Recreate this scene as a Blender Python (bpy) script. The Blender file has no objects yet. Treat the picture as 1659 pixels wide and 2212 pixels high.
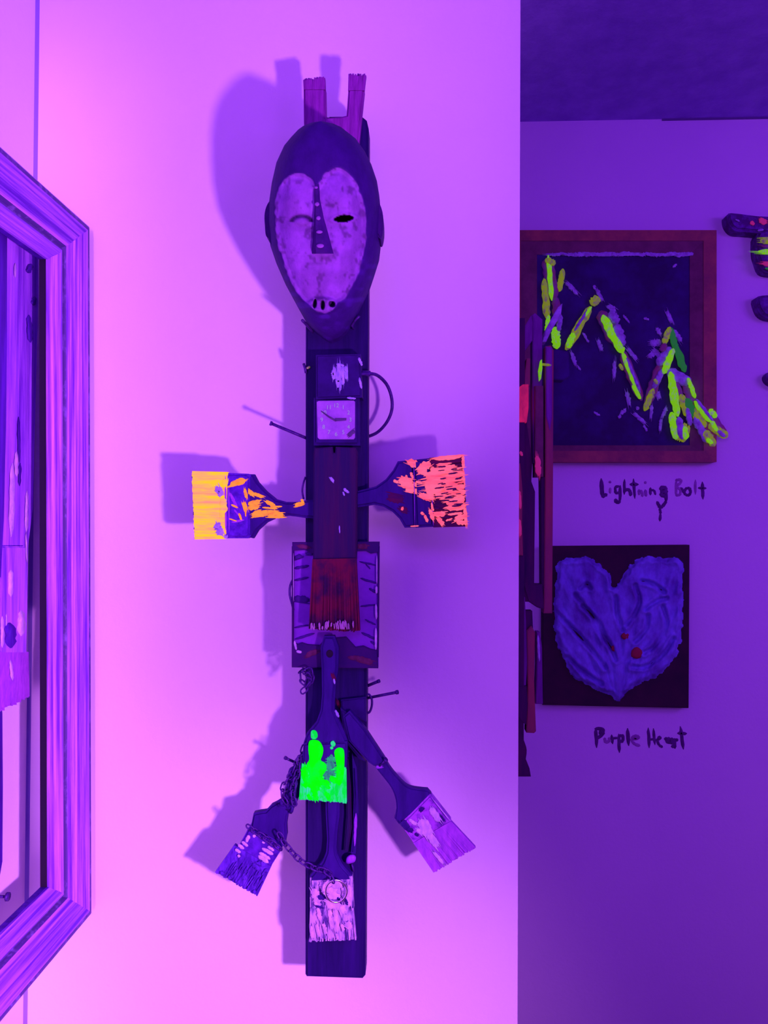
import bpy, bmesh, math, random
import numpy as np
from mathutils import Vector, Matrix
random.seed(7)
rnd = random.random
C = bpy.context.scene.collection
scene = bpy.context.scene

# ------------------------------------------------------------------ camera
FPX = 1660.0                      # focal length in pixels of the 1659 x 2212 frame
CX, CY = 829.5, 1106.0
VX, VY = 905.0, 1130.0            # where lines square to the front wall meet
EYE = Vector((0, 0, 1.5))
yaw = math.atan((VX - CX) / FPX)
pitch = math.atan((VY - CY) / FPX)
base = Matrix(((1, 0, 0), (0, 0, -1), (0, 1, 0)))          # looks along +Y
R = Matrix.Rotation(yaw, 3, 'Z') @ Matrix.Rotation(pitch, 3, 'X') @ base @ Matrix.Rotation(0.0054, 3, 'Z')
cam = bpy.data.cameras.new('camera')
cam.sensor_fit = 'AUTO'
cam.sensor_width = 36
cam.lens = FPX * 36 / 2212
cam.clip_start = 0.01
camo = bpy.data.objects.new('camera', cam)
camo.matrix_world = Matrix.Translation(EYE) @ R.to_4x4()
C.objects.link(camo)
scene.camera = camo


def W(px, py, Y):
    """world point seen at a photo pixel on the plane at distance Y"""
    d = R @ Vector(((px - CX) / FPX, -(py - CY) / FPX, -1))
    return EYE + d * (Y / d.y)


# ------------------------------------------------------------------ exposure, world, lamps
vs = scene.view_settings
vs.view_transform = 'Standard'
vs.look = 'None'
vs.exposure = 0.0
vs.gamma = 1.0
vs.use_curve_mapping = False

world = bpy.data.worlds.new('world')
scene.world = world
world.use_nodes = True
world.node_tree.nodes['Background'].inputs[0].default_value = (0.24, 0.02, 1, 1)
world.node_tree.nodes['Background'].inputs[1].default_value = 0.09


def lamp(name, kind, loc, target, color, energy, **kw):
    l = bpy.data.lights.new(name, kind)
    l.color = color
    l.energy = energy
    for k, v in kw.items():
        setattr(l, k, v)
    o = bpy.data.objects.new(name, l)
    o.location = loc
    o.rotation_euler = (Vector(target) - Vector(loc)).to_track_quat('-Z', 'Y').to_euler()
    C.objects.link(o)
    return o


PINK = (0.80, 0.205, 1.05)
VIOLET = (0.245, 0.022, 1.0)
# key lamp low on the right, its three heads added to shape the glow
KEY = (0.47, 0.10, 1.215)
for head, aim, watt in (('upper', (-0.80, 0.42, 0.74), 116), ('lower', (-0.64, 0.55, -0.64), 106), ('side', (-0.90, 0.40, -0.12), 78)):
    lamp('split_key_lamp_%s_head' % head, 'SPOT', KEY, Vector(KEY) + Vector(aim), PINK, watt, spot_size=math.radians(96), spot_blend=1.0, shadow_soft_size=0.035)
# tall pink fill added to brighten the shaded left corner
lamp('corner_fill', 'AREA', (-0.44, -0.30, 1.35), (-0.68, 1.26, 1.35), PINK, 1.3, shape='RECTANGLE', size=0.06, size_y=1.9, spread=math.radians(22))
# black light tubes overhead, and a violet side fill added to lift the right
lamp('blacklight_near', 'AREA', (-0.38, -0.9, 2.3), (0.0, 1.3, 1.4), (0.26, 0.030, 1.0), 23, shape='RECTANGLE', size=1.6, size_y=0.5)
lamp('side_fill', 'AREA', (0.85, -0.45, 1.75), (0.0, 1.26, 1.4), (0.36, 0.045, 1.0), 8, shape='RECTANGLE', size=0.5, size_y=0.9)
lamp('blacklight_far', 'AREA', (2.2, 0.6, 2.2), (0.9, 2.2, 1.3), VIOLET, 17, shape='RECTANGLE', size=1.2, size_y=0.4)


# ------------------------------------------------------------------ materials
DEEP = dict(post_black_paint=1.9, fork_worn_wood=1.25, mask_dark_paint=1.15, slab_stained_wood=1.4, rust_red_bristle=1.0, box_black=1.6, clock_dial=1.0,
            brush_handle_dark=1.6, brush_ferrule_dark=1.5, brush_ferrule_pale=1.15, bristle_dark=1.5, bristle_pale=1.1, rib_panel_paint=1.25, rib_line_paint=1.5,
            rib_frame_paint=1.5, bare_brown_wood=1.0, dark_iron=1.4, frame_drybrush_upright=1.4, frame_drybrush_level=1.4, plank_streaky_violet=1.4, plank_dark_violet=1.6,
            bristle_red_stained=1.0, lilac_paint=1.2, canvas_dark_paint=1.0, slat_violet=1.1, slat_dark=1.2, driftwood_dark=1.1, lettering_paint=1.2)


def mat(name, col, col2=None, scale=(30, 30, 30), lo=0.35, hi=0.65, rough=0.6, metal=0.0, bump=0.0, bscale=None,
        emit=None, estr=0.0, emit2=None, spec=0.4, attr=None, detail=6):
    if name in DEEP:          # these paints swallow green and send back blue
        f = DEEP[name]
        col = (col[0], col[1] * 0.32, min(1, col[2] * f))
        col2 = None if col2 is None else (col2[0], col2[1] * 0.32, min(1, col2[2] * f))
        spec = min(spec, 0.14)
    m = bpy.data.materials.new(name)
    m.use_nodes = True
    nt = m.node_tree
    N, L = nt.nodes, nt.links
    b = N['Principled BSDF']
    b.inputs['Roughness'].default_value = rough
    b.inputs['Metallic'].default_value = metal
    b.inputs['Specular IOR Level'].default_value = spec
    b.inputs['Base Color'].default_value = (*col, 1)
    if emit:
        b.inputs['Emission Color'].default_value = (*emit, 1)
        b.inputs['Emission Strength'].default_value = estr
    tc = N.new('ShaderNodeTexCoord')

    def noise(sc, det=6):
        mp = N.new('ShaderNodeMapping')
        mp.inputs['Scale'].default_value = sc
        L.new(tc.outputs['Object'], mp.inputs[0])
        nz = N.new('ShaderNodeTexNoise')
        nz.inputs['Scale'].default_value = 1.0
        nz.inputs['Detail'].default_value = det
        nz.inputs['Roughness'].default_value = 0.65
        L.new(mp.outputs[0], nz.inputs['Vector'])
        return nz
    nz = None
    if col2 is not None:
        nz = noise(scale, detail)
        mr = N.new('ShaderNodeMapRange')
        mr.inputs[1].default_value = lo
        mr.inputs[2].default_value = hi
        L.new(nz.outputs['Fac'], mr.inputs[0])
        mx = N.new('ShaderNodeMix')
        mx.data_type = 'RGBA'
        mx.inputs[6].default_value = (*col, 1)
        mx.inputs[7].default_value = (*col2, 1)
        L.new(mr.outputs[0], mx.inputs[0])
        out = mx.outputs[2]
        L.new(out, b.inputs['Base Color'])
        if emit2:
            me = N.new('ShaderNodeMix')
            me.data_type = 'RGBA'
            me.inputs[6].default_value = (*emit, 1)
            me.inputs[7].default_value = (*emit2, 1)
            L.new(mr.outputs[0], me.inputs[0])
            L.new(me.outputs[2], b.inputs['Emission Color'])
    if attr:
        at = N.new('ShaderNodeAttribute')
        at.attribute_name = attr
        mu = N.new('ShaderNodeMix')
        mu.data_type = 'RGBA'
        mu.blend_type = 'MULTIPLY'
        mu.inputs[0].default_value = 1.0
        L.new(at.outputs['Color'], mu.inputs[6])
        if col2 is not None:
            L.new(mx.outputs[2], mu.inputs[7])
        else:
            mu.inputs[7].default_value = (*col, 1)
        L.new(mu.outputs[2], b.inputs['Base Color'])
    if bump:
        nb = noise(bscale or scale)
        bp = N.new('ShaderNodeBump')
        bp.inputs['Strength'].default_value = 1.0
        bp.inputs['Distance'].default_value = bump
        L.new(nb.outputs['Fac'], bp.inputs['Height'])
        L.new(bp.outputs[0], b.inputs['Normal'])
    return m


M = {}
M['wall'] = mat('wall_paint', (0.80, 0.80, 0.80), (0.77, 0.77, 0.78), (3, 3, 3), rough=0.85, bump=0.0006, bscale=(90, 90, 90), spec=0.2)
M['ceiling'] = mat('ceiling_paint', (0.38, 0.28, 0.66), (0.30, 0.21, 0.56), (14, 14, 14), rough=0.9, bump=0.002, bscale=(60, 60, 60), spec=0.1)
M['floor'] = mat('floor_boards', (0.10, 0.07, 0.06), (0.14, 0.09, 0.07), (3, 40, 3), rough=0.6)
M['seam'] = mat('corner_seam', (0.24, 0.20, 0.50), rough=0.9, spec=0.1)
M['post'] = mat('post_black_paint', (0.010, 0.007, 0.034), (0.025, 0.012, 0.065), (60, 60, 5), lo=0.4, hi=0.75, rough=0.55, bump=0.0008, bscale=(120, 120, 14))
M['fork'] = mat('fork_worn_wood', (0.16, 0.055, 0.17), (0.30, 0.12, 0.30), (160, 160, 18), lo=0.4, hi=0.75, rough=0.75, bump=0.001, bscale=(300, 300, 25))
M['mask'] = mat('mask_paint', (0.78, 0.78, 0.78), (1.12, 1.1, 1.08), (55, 55, 40), rough=0.7, spec=0.12, bump=0.0012, bscale=(140, 140, 90), attr='Col')
M['mask_dark'] = mat('mask_dark_paint', (0.026, 0.012, 0.08), (0.045, 0.02, 0.115), (60, 60, 60), rough=0.6, bump=0.0006)
M['mask_dot'] = mat('mask_pale_dot', (0.22, 0.07, 0.34), rough=0.7)
M['slab'] = mat('slab_stained_wood', (0.013, 0.010, 0.042), (0.036, 0.010, 0.036), (70, 70, 6), lo=0.4, hi=0.7, rough=0.55, bump=0.0008, bscale=(200, 200, 15))
M['rust'] = mat('rust_red_bristle', (0.115, 0.012, 0.034), (0.025, 0.010, 0.045), (32, 32, 26), lo=0.42, hi=0.60, rough=0.8)
M['rust_tip'] = mat('pale_worn_tips', (0.34, 0.18, 0.36), rough=0.8)
M['box'] = mat('box_black', (0.014, 0.010, 0.045), (0.026, 0.016, 0.075), (30, 30, 30), rough=0.4)
M['splat'] = mat('white_splat', (0.40, 0.38, 0.72), (0.22, 0.20, 0.50), (160, 160, 120), rough=0.6, bump=0.001)
M['dial'] = mat('clock_dial', (0.34, 0.52, 0.50), (0.24, 0.34, 0.42), (50, 50, 50), rough=0.5)
M['digit'] = mat('luminous_digit', (0.30, 0.50, 0.40), rough=0.6, emit=(0.12, 0.40, 0.22), estr=0.25)
M['hand'] = mat('clock_hand_dark', (0.06, 0.03, 0.12), rough=0.5)
M['handle'] = mat('brush_handle_dark', (0.019, 0.010, 0.068), (0.034, 0.016, 0.105), (60, 60, 12), rough=0.5, bump=0.0004)
M['ferrule'] = mat('brush_ferrule_dark', (0.05, 0.03, 0.17), (0.12, 0.07, 0.32), (80, 80, 80), rough=0.45, metal=0.3, bump=0.0004)
M['ferrule_pale'] = mat('brush_ferrule_pale', (0.36, 0.24, 0.50), (0.14, 0.07, 0.30), (70, 70, 60), lo=0.45, hi=0.62, rough=0.45)
M['b_dark'] = mat('bristle_dark', (0.05, 0.025, 0.17), (0.16, 0.14, 0.40), (120, 120, 30), lo=0.45, hi=0.75, rough=0.8)
M['b_pale'] = mat('bristle_pale', (0.42, 0.30, 0.56), (0.26, 0.17, 0.44), (130, 130, 40), rough=0.8)
M['b_white'] = mat('bristle_white_painted', (0.48, 0.36, 0.60), (0.06, 0.03, 0.20), (90, 90, 28), lo=0.46, hi=0.60, rough=0.7)
M['white'] = mat('white_paint', (0.62, 0.45, 0.70), (0.40, 0.28, 0.58), (150, 150, 90), rough=0.6)
M['lilac'] = mat('lilac_paint', (0.34, 0.20, 0.52), (0.22, 0.12, 0.40), (150, 150, 90), rough=0.6)
M['yellow'] = mat('fluorescent_yellow', (0.45, 0.25, 0.01), (0.55, 0.20, 0.10), (14, 14, 130), lo=0.40, hi=0.62, rough=0.7, emit=(1.0, 0.62, 0.0), emit2=(0.85, 0.26, 0.06), estr=0.85, spec=0.1)
M['orange'] = mat('fluorescent_orange', (0.5, 0.16, 0.02), (0.35, 0.09, 0.03), (90, 90, 160), lo=0.5, hi=0.72, rough=0.7, emit=(1.0, 0.30, 0.02), emit2=(0.45, 0.10, 0.02), estr=0.85, spec=0.1)
M['red'] = mat('fluorescent_red', (0.5, 0.10, 0.10), (0.4, 0.05, 0.06), (30, 30, 150), lo=0.45, hi=0.72, rough=0.7, emit=(1.0, 0.14, 0.20), emit2=(0.70, 0.045, 0.09), estr=0.85, spec=0.1)
M['redb'] = mat('bristle_red_stained', (0.10, 0.012, 0.05), (0.045, 0.012, 0.07), (30, 30, 120), rough=0.8)
M['green'] = mat('fluorescent_green', (0.0, 0.35, 0.0), (0.0, 0.30, 0.02), (60, 60, 40), lo=0.5, hi=0.8, rough=0.8, emit=(0.0, 1.0, 0.0), emit2=(0.0, 0.8, 0.03), estr=0.95, spec=0.05)
M['teal'] = mat('fluorescent_green_thin', (0.0, 0.25, 0.02), (0.05, 0.25, 0.12), (110, 110, 70), lo=0.44, hi=0.66, rough=0.8, emit=(0.0, 0.78, 0.03), emit2=(0.0, 0.62, 0.30), estr=0.9, spec=0.05)
M['green_dim'] = mat('fluorescent_green_dry', (0.02, 0.25, 0.08), (0.03, 0.06, 0.10), (150, 150, 90), rough=0.8, emit=(0.0, 0.40, 0.10), emit2=(0.0, 0.10, 0.05), estr=0.8, spec=0.1)
M['lime'] = mat('fluorescent_lime', (0.1, 0.2, 0.01), (0.30, 0.30, 0.40), (110, 110, 70), lo=0.50, hi=0.70, rough=0.7, emit=(0.21, 0.64, 0.0), emit2=(0.14, 0.20, 0.0), estr=0.70, spec=0.1, bump=0.002)
M['olive'] = mat('fluorescent_olive', (0.14, 0.16, 0.02), (0.30, 0.16, 0.22), (110, 110, 80), lo=0.45, hi=0.65, rough=0.7, emit=(0.20, 0.25, 0.0), emit2=(0.07, 0.05, 0.005), estr=0.75, spec=0.1, bump=0.002)
M['pine'] = mat('green_paint_dark', (0.02, 0.16, 0.03), (0.03, 0.06, 0.05), (70, 70, 60), rough=0.7, emit=(0.01, 0.13, 0.015), estr=0.8, spec=0.1)
M['bolt_violet'] = mat('violet_impasto', (0.52, 0.52, 0.72), (0.30, 0.18, 0.40), (80, 80, 80), lo=0.4, hi=0.7, rough=0.7, bump=0.002)
M['bolt_brown'] = mat('brown_impasto', (0.40, 0.12, 0.14), (0.30, 0.16, 0.30), (60, 60, 60), rough=0.7, bump=0.002)
M['red_far'] = mat('fluorescent_crimson', (0.5, 0.05, 0.10), (0.3, 0.03, 0.08), (60, 60, 20), rough=0.7, emit=(0.55, 0.010, 0.075), emit2=(0.30, 0.006, 0.06), estr=0.8, spec=0.1)
M['canvas_dark'] = mat('canvas_dark_paint', (0.04, 0.04, 0.085), (0.065, 0.09, 0.20), (7, 7, 7), lo=0.45, hi=0.75, rough=0.8, bump=0.001, bscale=(60, 60, 60))
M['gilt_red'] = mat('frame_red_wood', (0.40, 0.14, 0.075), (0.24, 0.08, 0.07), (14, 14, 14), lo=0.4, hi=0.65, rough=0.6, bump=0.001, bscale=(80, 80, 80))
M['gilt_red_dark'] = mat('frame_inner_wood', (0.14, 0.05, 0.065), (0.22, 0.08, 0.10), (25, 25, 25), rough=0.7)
M['panel'] = mat('heart_panel_paint', (0.035, 0.02, 0.028), (0.06, 0.025, 0.035), (15, 15, 15), rough=0.7, spec=0.15)
M['heart'] = mat('heart_paint', (0.27, 0.32, 0.74), (0.15, 0.10, 0.40), (18, 18, 10), lo=0.38, hi=0.64, rough=0.7, bump=0.004, bscale=(45, 45, 24))
M['heart_red'] = mat('heart_red_paint', (0.35, 0.03, 0.04), rough=0.7)
M['ink'] = mat('lettering_paint', (0.09, 0.06, 0.10), (0.16, 0.10, 0.18), (40, 40, 40), rough=0.7)
M['ink_faint'] = mat('lettering_paint_faint', (0.30, 0.13, 0.32), (0.42, 0.22, 0.45), (40, 40, 40), rough=0.7)
M['rib_canvas'] = mat('rib_panel_paint', (0.22, 0.14, 0.40), (0.17, 0.10, 0.33), (35, 35, 35), rough=0.7)
M['rib_line'] = mat('rib_line_paint', (0.05, 0.025, 0.12), rough=0.7)
M['rib_frame'] = mat('rib_frame_paint', (0.025, 0.013, 0.065), (0.045, 0.016, 0.07), (40, 40, 40), rough=0.6)
M['rib_brown'] = mat('bare_brown_wood', (0.085, 0.045, 0.055), (0.13, 0.08, 0.10), (90, 90, 90), rough=0.7)
M['iron'] = mat('dark_iron', (0.035, 0.03, 0.09), (0.08, 0.06, 0.16), (200, 200, 200), rough=0.45, metal=0.25)
M['chrome'] = mat('chrome', (0.8, 0.75, 0.85), rough=0.2, metal=1.0)
M['fr_dark'] = mat('frame_dark_groove', (0.06, 0.03, 0.20), (0.22, 0.14, 0.50), (120, 60, 40), lo=0.5, hi=0.75, rough=0.6)
M['gap'] = mat('ceiling_gap_shadow', (0.16, 0.13, 0.24), rough=0.9, spec=0.1)
M['black'] = mat('black_edge', (0.012, 0.006, 0.022), rough=0.7, spec=0.15)
M['fr_v'] = mat('frame_drybrush_upright', (0.13, 0.07, 0.32), (0.62, 0.85, 0.74), (170, 170, 3.0), lo=0.38, hi=0.70, rough=0.5, bump=0.0012, bscale=(300, 300, 6))
M['fr_h'] = mat('frame_drybrush_level', (0.11, 0.06, 0.29), (0.55, 0.70, 0.68), (170, 3.0, 170), lo=0.40, hi=0.72, rough=0.5, bump=0.0012, bscale=(300, 6, 300))
M['plank_v'] = mat('plank_streaky_violet', (0.16, 0.10, 0.36), (0.52, 0.60, 0.66), (70, 70, 3.2), lo=0.36, hi=0.62, rough=0.5, bump=0.001, bscale=(150, 150, 6))
M['plank_d'] = mat('plank_dark_violet', (0.03, 0.012, 0.10), (0.08, 0.03, 0.22), (60, 60, 5), rough=0.6)
M['side_dark'] = mat('slat_dark', (0.05, 0.02, 0.06), (0.11, 0.03, 0.07), (40, 40, 8), rough=0.7)
M['side_red'] = mat('slat_red_brown', (0.40, 0.11, 0.085), (0.26, 0.07, 0.10), (40, 40, 8), rough=0.7)
M['side_violet'] = mat('slat_violet', (0.28, 0.22, 0.30), (0.18, 0.10, 0.20), (40, 40, 8), rough=0.7)
M['wood_speck'] = mat('driftwood_dark', (0.10, 0.06, 0.14), (0.24, 0.20, 0.42), (40, 40, 40), lo=0.45, hi=0.75, rough=0.7, bump=0.002)
M['crimson_speck'] = mat('crimson_paint', (0.5, 0.06, 0.16), rough=0.7, emit=(0.30, 0.01, 0.08), estr=0.7)


# ------------------------------------------------------------------ object helpers
ORG = {}      # world origin of every object's mesh coordinates


def link(name, me, mats, parent=None, loc=None):
    o = bpy.data.objects.new(name, me)
    for m in (mats if isinstance(mats, (list, tuple)) else [mats]):
        me.materials.append(m)
    C.objects.link(o)
    if parent is not None:
        o.parent = parent
        ORG[o] = ORG[parent]
    else:
        o.location = loc or (0, 0, 0)
        ORG[o] = Vector(o.location)
    return o


def thing(name, label, cat, loc, group=None):
    o = bpy.data.objects.new(name, None)
    o.empty_display_size = 0.05
    o.location = loc
    o['label'] = label
    o['category'] = cat
    if group:
        o['group'] = group
    C.objects.link(o)
    ORG[o] = Vector(loc)
    return o


def tag(o, label=None, cat=None, group=None, kind=None):
    for k, v in (('label', label), ('category', cat), ('group', group), ('kind', kind)):
        if v:
            o[k] = v
    return o


class MB:
    """collects pieces of one mesh in world coordinates"""
    def __init__(s):
        s.v, s.f, s.sm = [], [], []
        s.daubs = 0

    def add(s, vs_, fs, smooth=False):
        n = len(s.v)
        s.v += [Vector(p) for p in vs_]
        s.f += [tuple(i + n for i in f) for f in fs]
        s.sm += [smooth] * len(fs)
        return s

    def box(s, a, b):
        x0, y0, z0 = a
        x1, y1, z1 = b
        return s.add([(x0, y0, z0), (x1, y0, z0), (x1, y1, z0), (x0, y1, z0), (x0, y0, z1), (x1, y0, z1), (x1, y1, z1), (x0, y1, z1)],
                     [(0, 3, 2, 1), (4, 5, 6, 7), (0, 1, 5, 4), (1, 2, 6, 5), (2, 3, 7, 6), (3, 0, 4, 7)])

    def tube(s, pts, r, sides=8, closed=False, taper=None):
        pts = [Vector(p) for p in pts]
        n = len(pts)
        rings, prev = [], None
        for i, p in enumerate(pts):
            if closed:
                t = (pts[(i + 1) % n] - pts[i - 1]).normalized()
            else:
                t = (pts[min(i + 1, n - 1)] - pts[max(i - 1, 0)]).normalized()
            if prev is None:
                a = t.orthogonal().normalized()
            else:
                a = (prev - t * prev.dot(t)).normalized()
            prev = a
            b = t.cross(a)
            rr = r if taper is None else r * taper[i]
            rings.append([p + (a * math.cos(k * 2 * math.pi / sides) + b * math.sin(k * 2 * math.pi / sides)) * rr for k in range(sides)])
        vs_ = [q for ring in rings for q in ring]
        fs = []
        m = n if closed else n - 1
        for i in range(m):
            j = (i + 1) % n
            for k in range(sides):
                l = (k + 1) % sides
                fs.append((i * sides + k, i * sides + l, j * sides + l, j * sides + k))
        if not closed:
            fs.append(tuple(range(sides))[::-1])
            fs.append(tuple((n - 1) * sides + k for k in range(sides)))
        return s.add(vs_, fs, True)

    def ring_blob(s, pts, Y, th, inset=0.55):
        """low domed daub with the given pixel outline lying on the plane Y"""
        s.daubs += 1
        n = len(pts)
        cx = sum(p[0] for p in pts) / n
        cy = sum(p[1] for p in pts) / n
        Yf = Y if callable(Y) else (lambda a, b: Y)
        vs_ = [W(x, y, Yf(x, y) + 0.0004) for x, y in pts]
        vs_ += [W(x, y, Yf(x, y) - th * 0.7) for x, y in [(cx + (x - cx) * 0.93, cy + (y - cy) * 0.93) for x, y in pts]]
        vs_ += [W(x, y, Yf(x, y) - th) for x, y in [(cx + (x - cx) * inset, cy + (y - cy) * inset) for x, y in pts]]
        vs_.append(W(cx, cy, Yf(cx, cy) - th))
        fs = []
        for r in range(2):
            for i in range(n):
                j = (i + 1) % n
                fs.append((r * n + i, r * n + j, (r + 1) * n + j, (r + 1) * n + i))
        for i in range(n):
            fs.append((2 * n + i, 2 * n + (i + 1) % n, 3 * n))
        return s.add(vs_, fs, True)

    def stroke(s, x1, y1, x2, y2, w, Y, th=0.001, jit=0.22, n=11, dry=True):
        """a dab of paint from one pixel to another, ragged at its edge"""
        dx, dy = x2 - x1, y2 - y1
        L_ = math.hypot(dx, dy) or 1
        ux, uy = dx / L_, dy / L_
        nx, ny = -uy, ux
        pts = []
        for side in (1, -1):
            for i in range(n):
                t = i / (n - 1)
                if side < 0:
                    t = 1 - t
                prof = (1 - abs(2 * t - 1) ** 4) ** 0.5 * 0.5 * w
                prof = max(prof, 0.10 * w) * (1 + jit * (rnd() * 2 - 1))
                pts.append((x1 + dx * t + nx * prof * side + ux * (rnd() - .5) * jit * 3, y1 + dy * t + ny * prof * side + uy * (rnd() - .5) * jit * 3))
        if dry and w >= 7 and L_ >= 11:
            for k in range(4):
                o = (rnd() - .5) * w * 0.95
                e1, e2 = -0.05 - 0.22 * rnd(), 1.05 + 0.22 * rnd()
                s.stroke(x1 + nx * o + dx * e1, y1 + ny * o + dy * e1, x1 + nx * o + dx * e2, y1 + ny * o + dy * e2, w * (0.10 + .12 * rnd()), Y, th * 0.8, .3, 6, False)
                s.daubs -= 1
        return s.ring_blob(pts, Y, th)

    def build(s, name, m, parent=None, loc=None):
        org = ORG[parent] if parent is not None else Vector(loc or (0, 0, 0))
        me = bpy.data.meshes.new(name)
        me.from_pydata([tuple(p - org) for p in s.v], [], s.f)
        me.polygons.foreach_set('use_smooth', s.sm)
        bm = bmesh.new()
        bm.from_mesh(me)
        bmesh.ops.recalc_face_normals(bm, faces=bm.faces)
        bm.to_mesh(me)
        bm.free()
        o = link(name, me, m, parent, loc)
        if (s.daubs > 1 and name not in ('letter', 'bolt_strip', 'painted_band')) or name in ('bristles', 'frayed_tip', 'twine'):
            o['kind'] = 'stuff'        # dabs and hairs too small to pick apart one by one
        return o


def spline(pts, k=4, closed=True):
    n = len(pts)
    out = []
    rng = n if closed else n - 1
    for i in range(rng):
        if closed:
            p0, p1, p2, p3 = pts[i - 1], pts[i], pts[(i + 1) % n], pts[(i + 2) % n]
        else:
            p0, p1, p2, p3 = pts[max(i - 1, 0)], pts[i], pts[i + 1], pts[min(i + 2, n - 1)]
        for j in range(k):
            t = j / k
            out.append(tuple(0.5 * (2 * p1[d] + (p2[d] - p0[d]) * t + (2 * p0[d] - 5 * p1[d] + 4 * p2[d] - p3[d]) * t * t +
                                    (3 * p1[d] - p0[d] - 3 * p2[d] + p3[d]) * t ** 3) for d in range(len(p1))))
    if not closed:
        out.append(tuple(pts[-1]))
    return out


def plate(name, pts, Y, th, m, parent=None, bev=0.0015, loc=None, seg=2):
    """solid plate with the given pixel outline: front at Y, back th further away"""
    Yf = Y if callable(Y) else (lambda a, b: Y)
    org = ORG[parent] if parent is not None else Vector(loc or (0, 0, 0))
    bm = bmesh.new()
    fr = [W(x, y, Yf(x, y)) for x, y in pts]
    vf = [bm.verts.new(p - org) for p in fr]
    vb = [bm.verts.new(p - org + Vector((0, th, 0))) for p in fr]
    n = len(pts)
    ff = bm.faces.new(vf)
    bm.faces.new(vb[::-1])
    for i in range(n):
        j = (i + 1) % n
        bm.faces.new((vf[j], vf[i], vb[i], vb[j]))
    bmesh.ops.recalc_face_normals(bm, faces=bm.faces)
    if bev:
        bmesh.ops.bevel(bm, geom=list(ff.edges), offset=bev, segments=seg, affect='EDGES', clamp_overlap=True)
    me = bpy.data.meshes.new(name)
    bm.to_mesh(me)
    bm.free()
    return link(name, me, m, parent, loc)


def bristles(name, A, B, Cc, D, Y, th, n, m, parent, fray=0.05, layers=2, splay=0.0, back=None):
    """rows of bristle strands from the root edge A-B to the tip edge D-Cc"""
    mb = MB()
    for k in range(layers):
        y0 = Y + th * k / layers
        for i in range(n):
            t0 = (i - 0.12) / n
            t1 = (i + 1.12) / n
            ln = 1 + fray * (rnd() - 0.6)
            q = []
            for t in (t0, t1):
                rx, ry = A[0] + (B[0] - A[0]) * t, A[1] + (B[1] - A[1]) * t
                tx, ty = D[0] + (Cc[0] - D[0]) * t, D[1] + (Cc[1] - D[1]) * t
                q.append(((rx, ry), (rx + (tx - rx) * ln, ry + (ty - ry) * ln)))
            dy = (rnd() - 0.5) * th * 0.16
            d2 = dy + splay * (rnd() - 0.5)
            h = th / layers * 0.98
            vs_ = []
            for (r_, t_) in q:
                for (p, dd) in ((r_, 0), (t_, d2)):
                    f = W(p[0], p[1], y0 + dd)
                    vs_ += [f, f + Vector((0, h, 0))]
            # per edge: root front, root back, tip front, tip back
            mb.add(vs_, [(0, 2, 6, 4), (1, 5, 7, 3), (0, 1, 3, 2), (4, 6, 7, 5), (0, 4, 5, 1), (2, 3, 7, 6)])
    o = mb.build(name, [m, back] if back else m, parent)
    if back:                       # back row made dark and unglowing, so no glow falls on the wall
        for p in o.data.polygons:
            if p.index >= n * 6:
                p.material_index = 1
    return o


def nail(name, p1, p2, r, m, parent=None, loc=None, head=2.2):
    mb = MB()
    p1, p2 = Vector(p1), Vector(p2)
    mb.tube([p1, p1.lerp(p2, .5), p2], r, 8)
    d = (p2 - p1).normalized()
    mb.tube([p2 - d * r * 1.2, p2 + d * r * 0.3], r * head, 10)
    return mb.build(name, m, parent, loc)


# ------------------------------------------------------------------ the room
XL = W(66, 1106, 1.26).x            # left wall
YF = 1.26                           # front wall that carries the totem
XE = W(1121, 1106, 1.26).x          # its free end
YB = 2.20                           # far wall
ZC = W(1400, 258, YB).z             # ceiling
XR = 2.6


def struct(name, a, b, m):
    o = MB().box(a, b).build(name, m)
    o['kind'] = 'structure'
    return o


struct('floor', (XL - 0.1, -2.0, -0.08), (XR + 0.1, YB + 0.1, 0), M['floor'])
struct('ceiling', (XL - 0.1, -2.0, ZC), (XR + 0.1, YB + 0.1, ZC + 0.08), M['ceiling'])
struct('wall_left', (XL - 0.1, -2.0, 0), (XL, YF, ZC), M['wall'])
struct('wall_front', (XL - 0.1, YF, 0), (XE, YB, ZC), M['wall'])
struct('wall_back', (XE, YB, 0), (XR, YB + 0.1, ZC), M['wall'])
struct('wall_right', (XR, -2.0, 0), (XR + 0.1, YB + 0.1, ZC), M['wall'])
# dark seam where the two walls meet
mb = MB()
mb.add([(XL, YF, 0), (XL + 0.0052, YF, 0), (XL, YF - 0.0045, 0), (XL, YF, ZC), (XL + 0.0052, YF, ZC), (XL, YF - 0.0045, ZC)],
       [(0, 1, 2), (3, 5, 4), (1, 4, 5, 2), (0, 3, 4, 1), (0, 2, 5, 3)])
tag(mb.build('trim_1', M['seam']), kind='structure')
# thin dark strip, the painted shade of the gap under the far ceiling
struct('gap_shadow_strip', (W(1430, 258, YB).x, YB - 0.003, ZC - 0.005), (XR, YB, ZC), M['gap'])

# ------------------------------------------------------------------ the totem on the front wall
YP = 1.17
tp = W(724, 2112, YP)
totem = thing('totem_sculpture', 'tall dark wooden totem with carved mask and paintbrush arms on the pale wall', 'sculpture', (tp.x, YP, tp.z))

plate('post', [(659, 2107), (662, 2112), (783, 2116), (789, 2109), (792, 1500), (795, 700), (796, 330), (796, 275), (792, 258), (781, 249), (664, 252), (660, 262)],
      YP, 0.036, M['post'], totem, bev=0.004, seg=3)

for zz in (W(720, 420, YF).z, W(720, 1900, YF).z):
    MB().box((W(700, 1106, YP).x, YP + 0.035, zz), (W(740, 1106, YP).x, YF, zz + 0.10)).build('wall_cleat', M['post'], totem)

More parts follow.
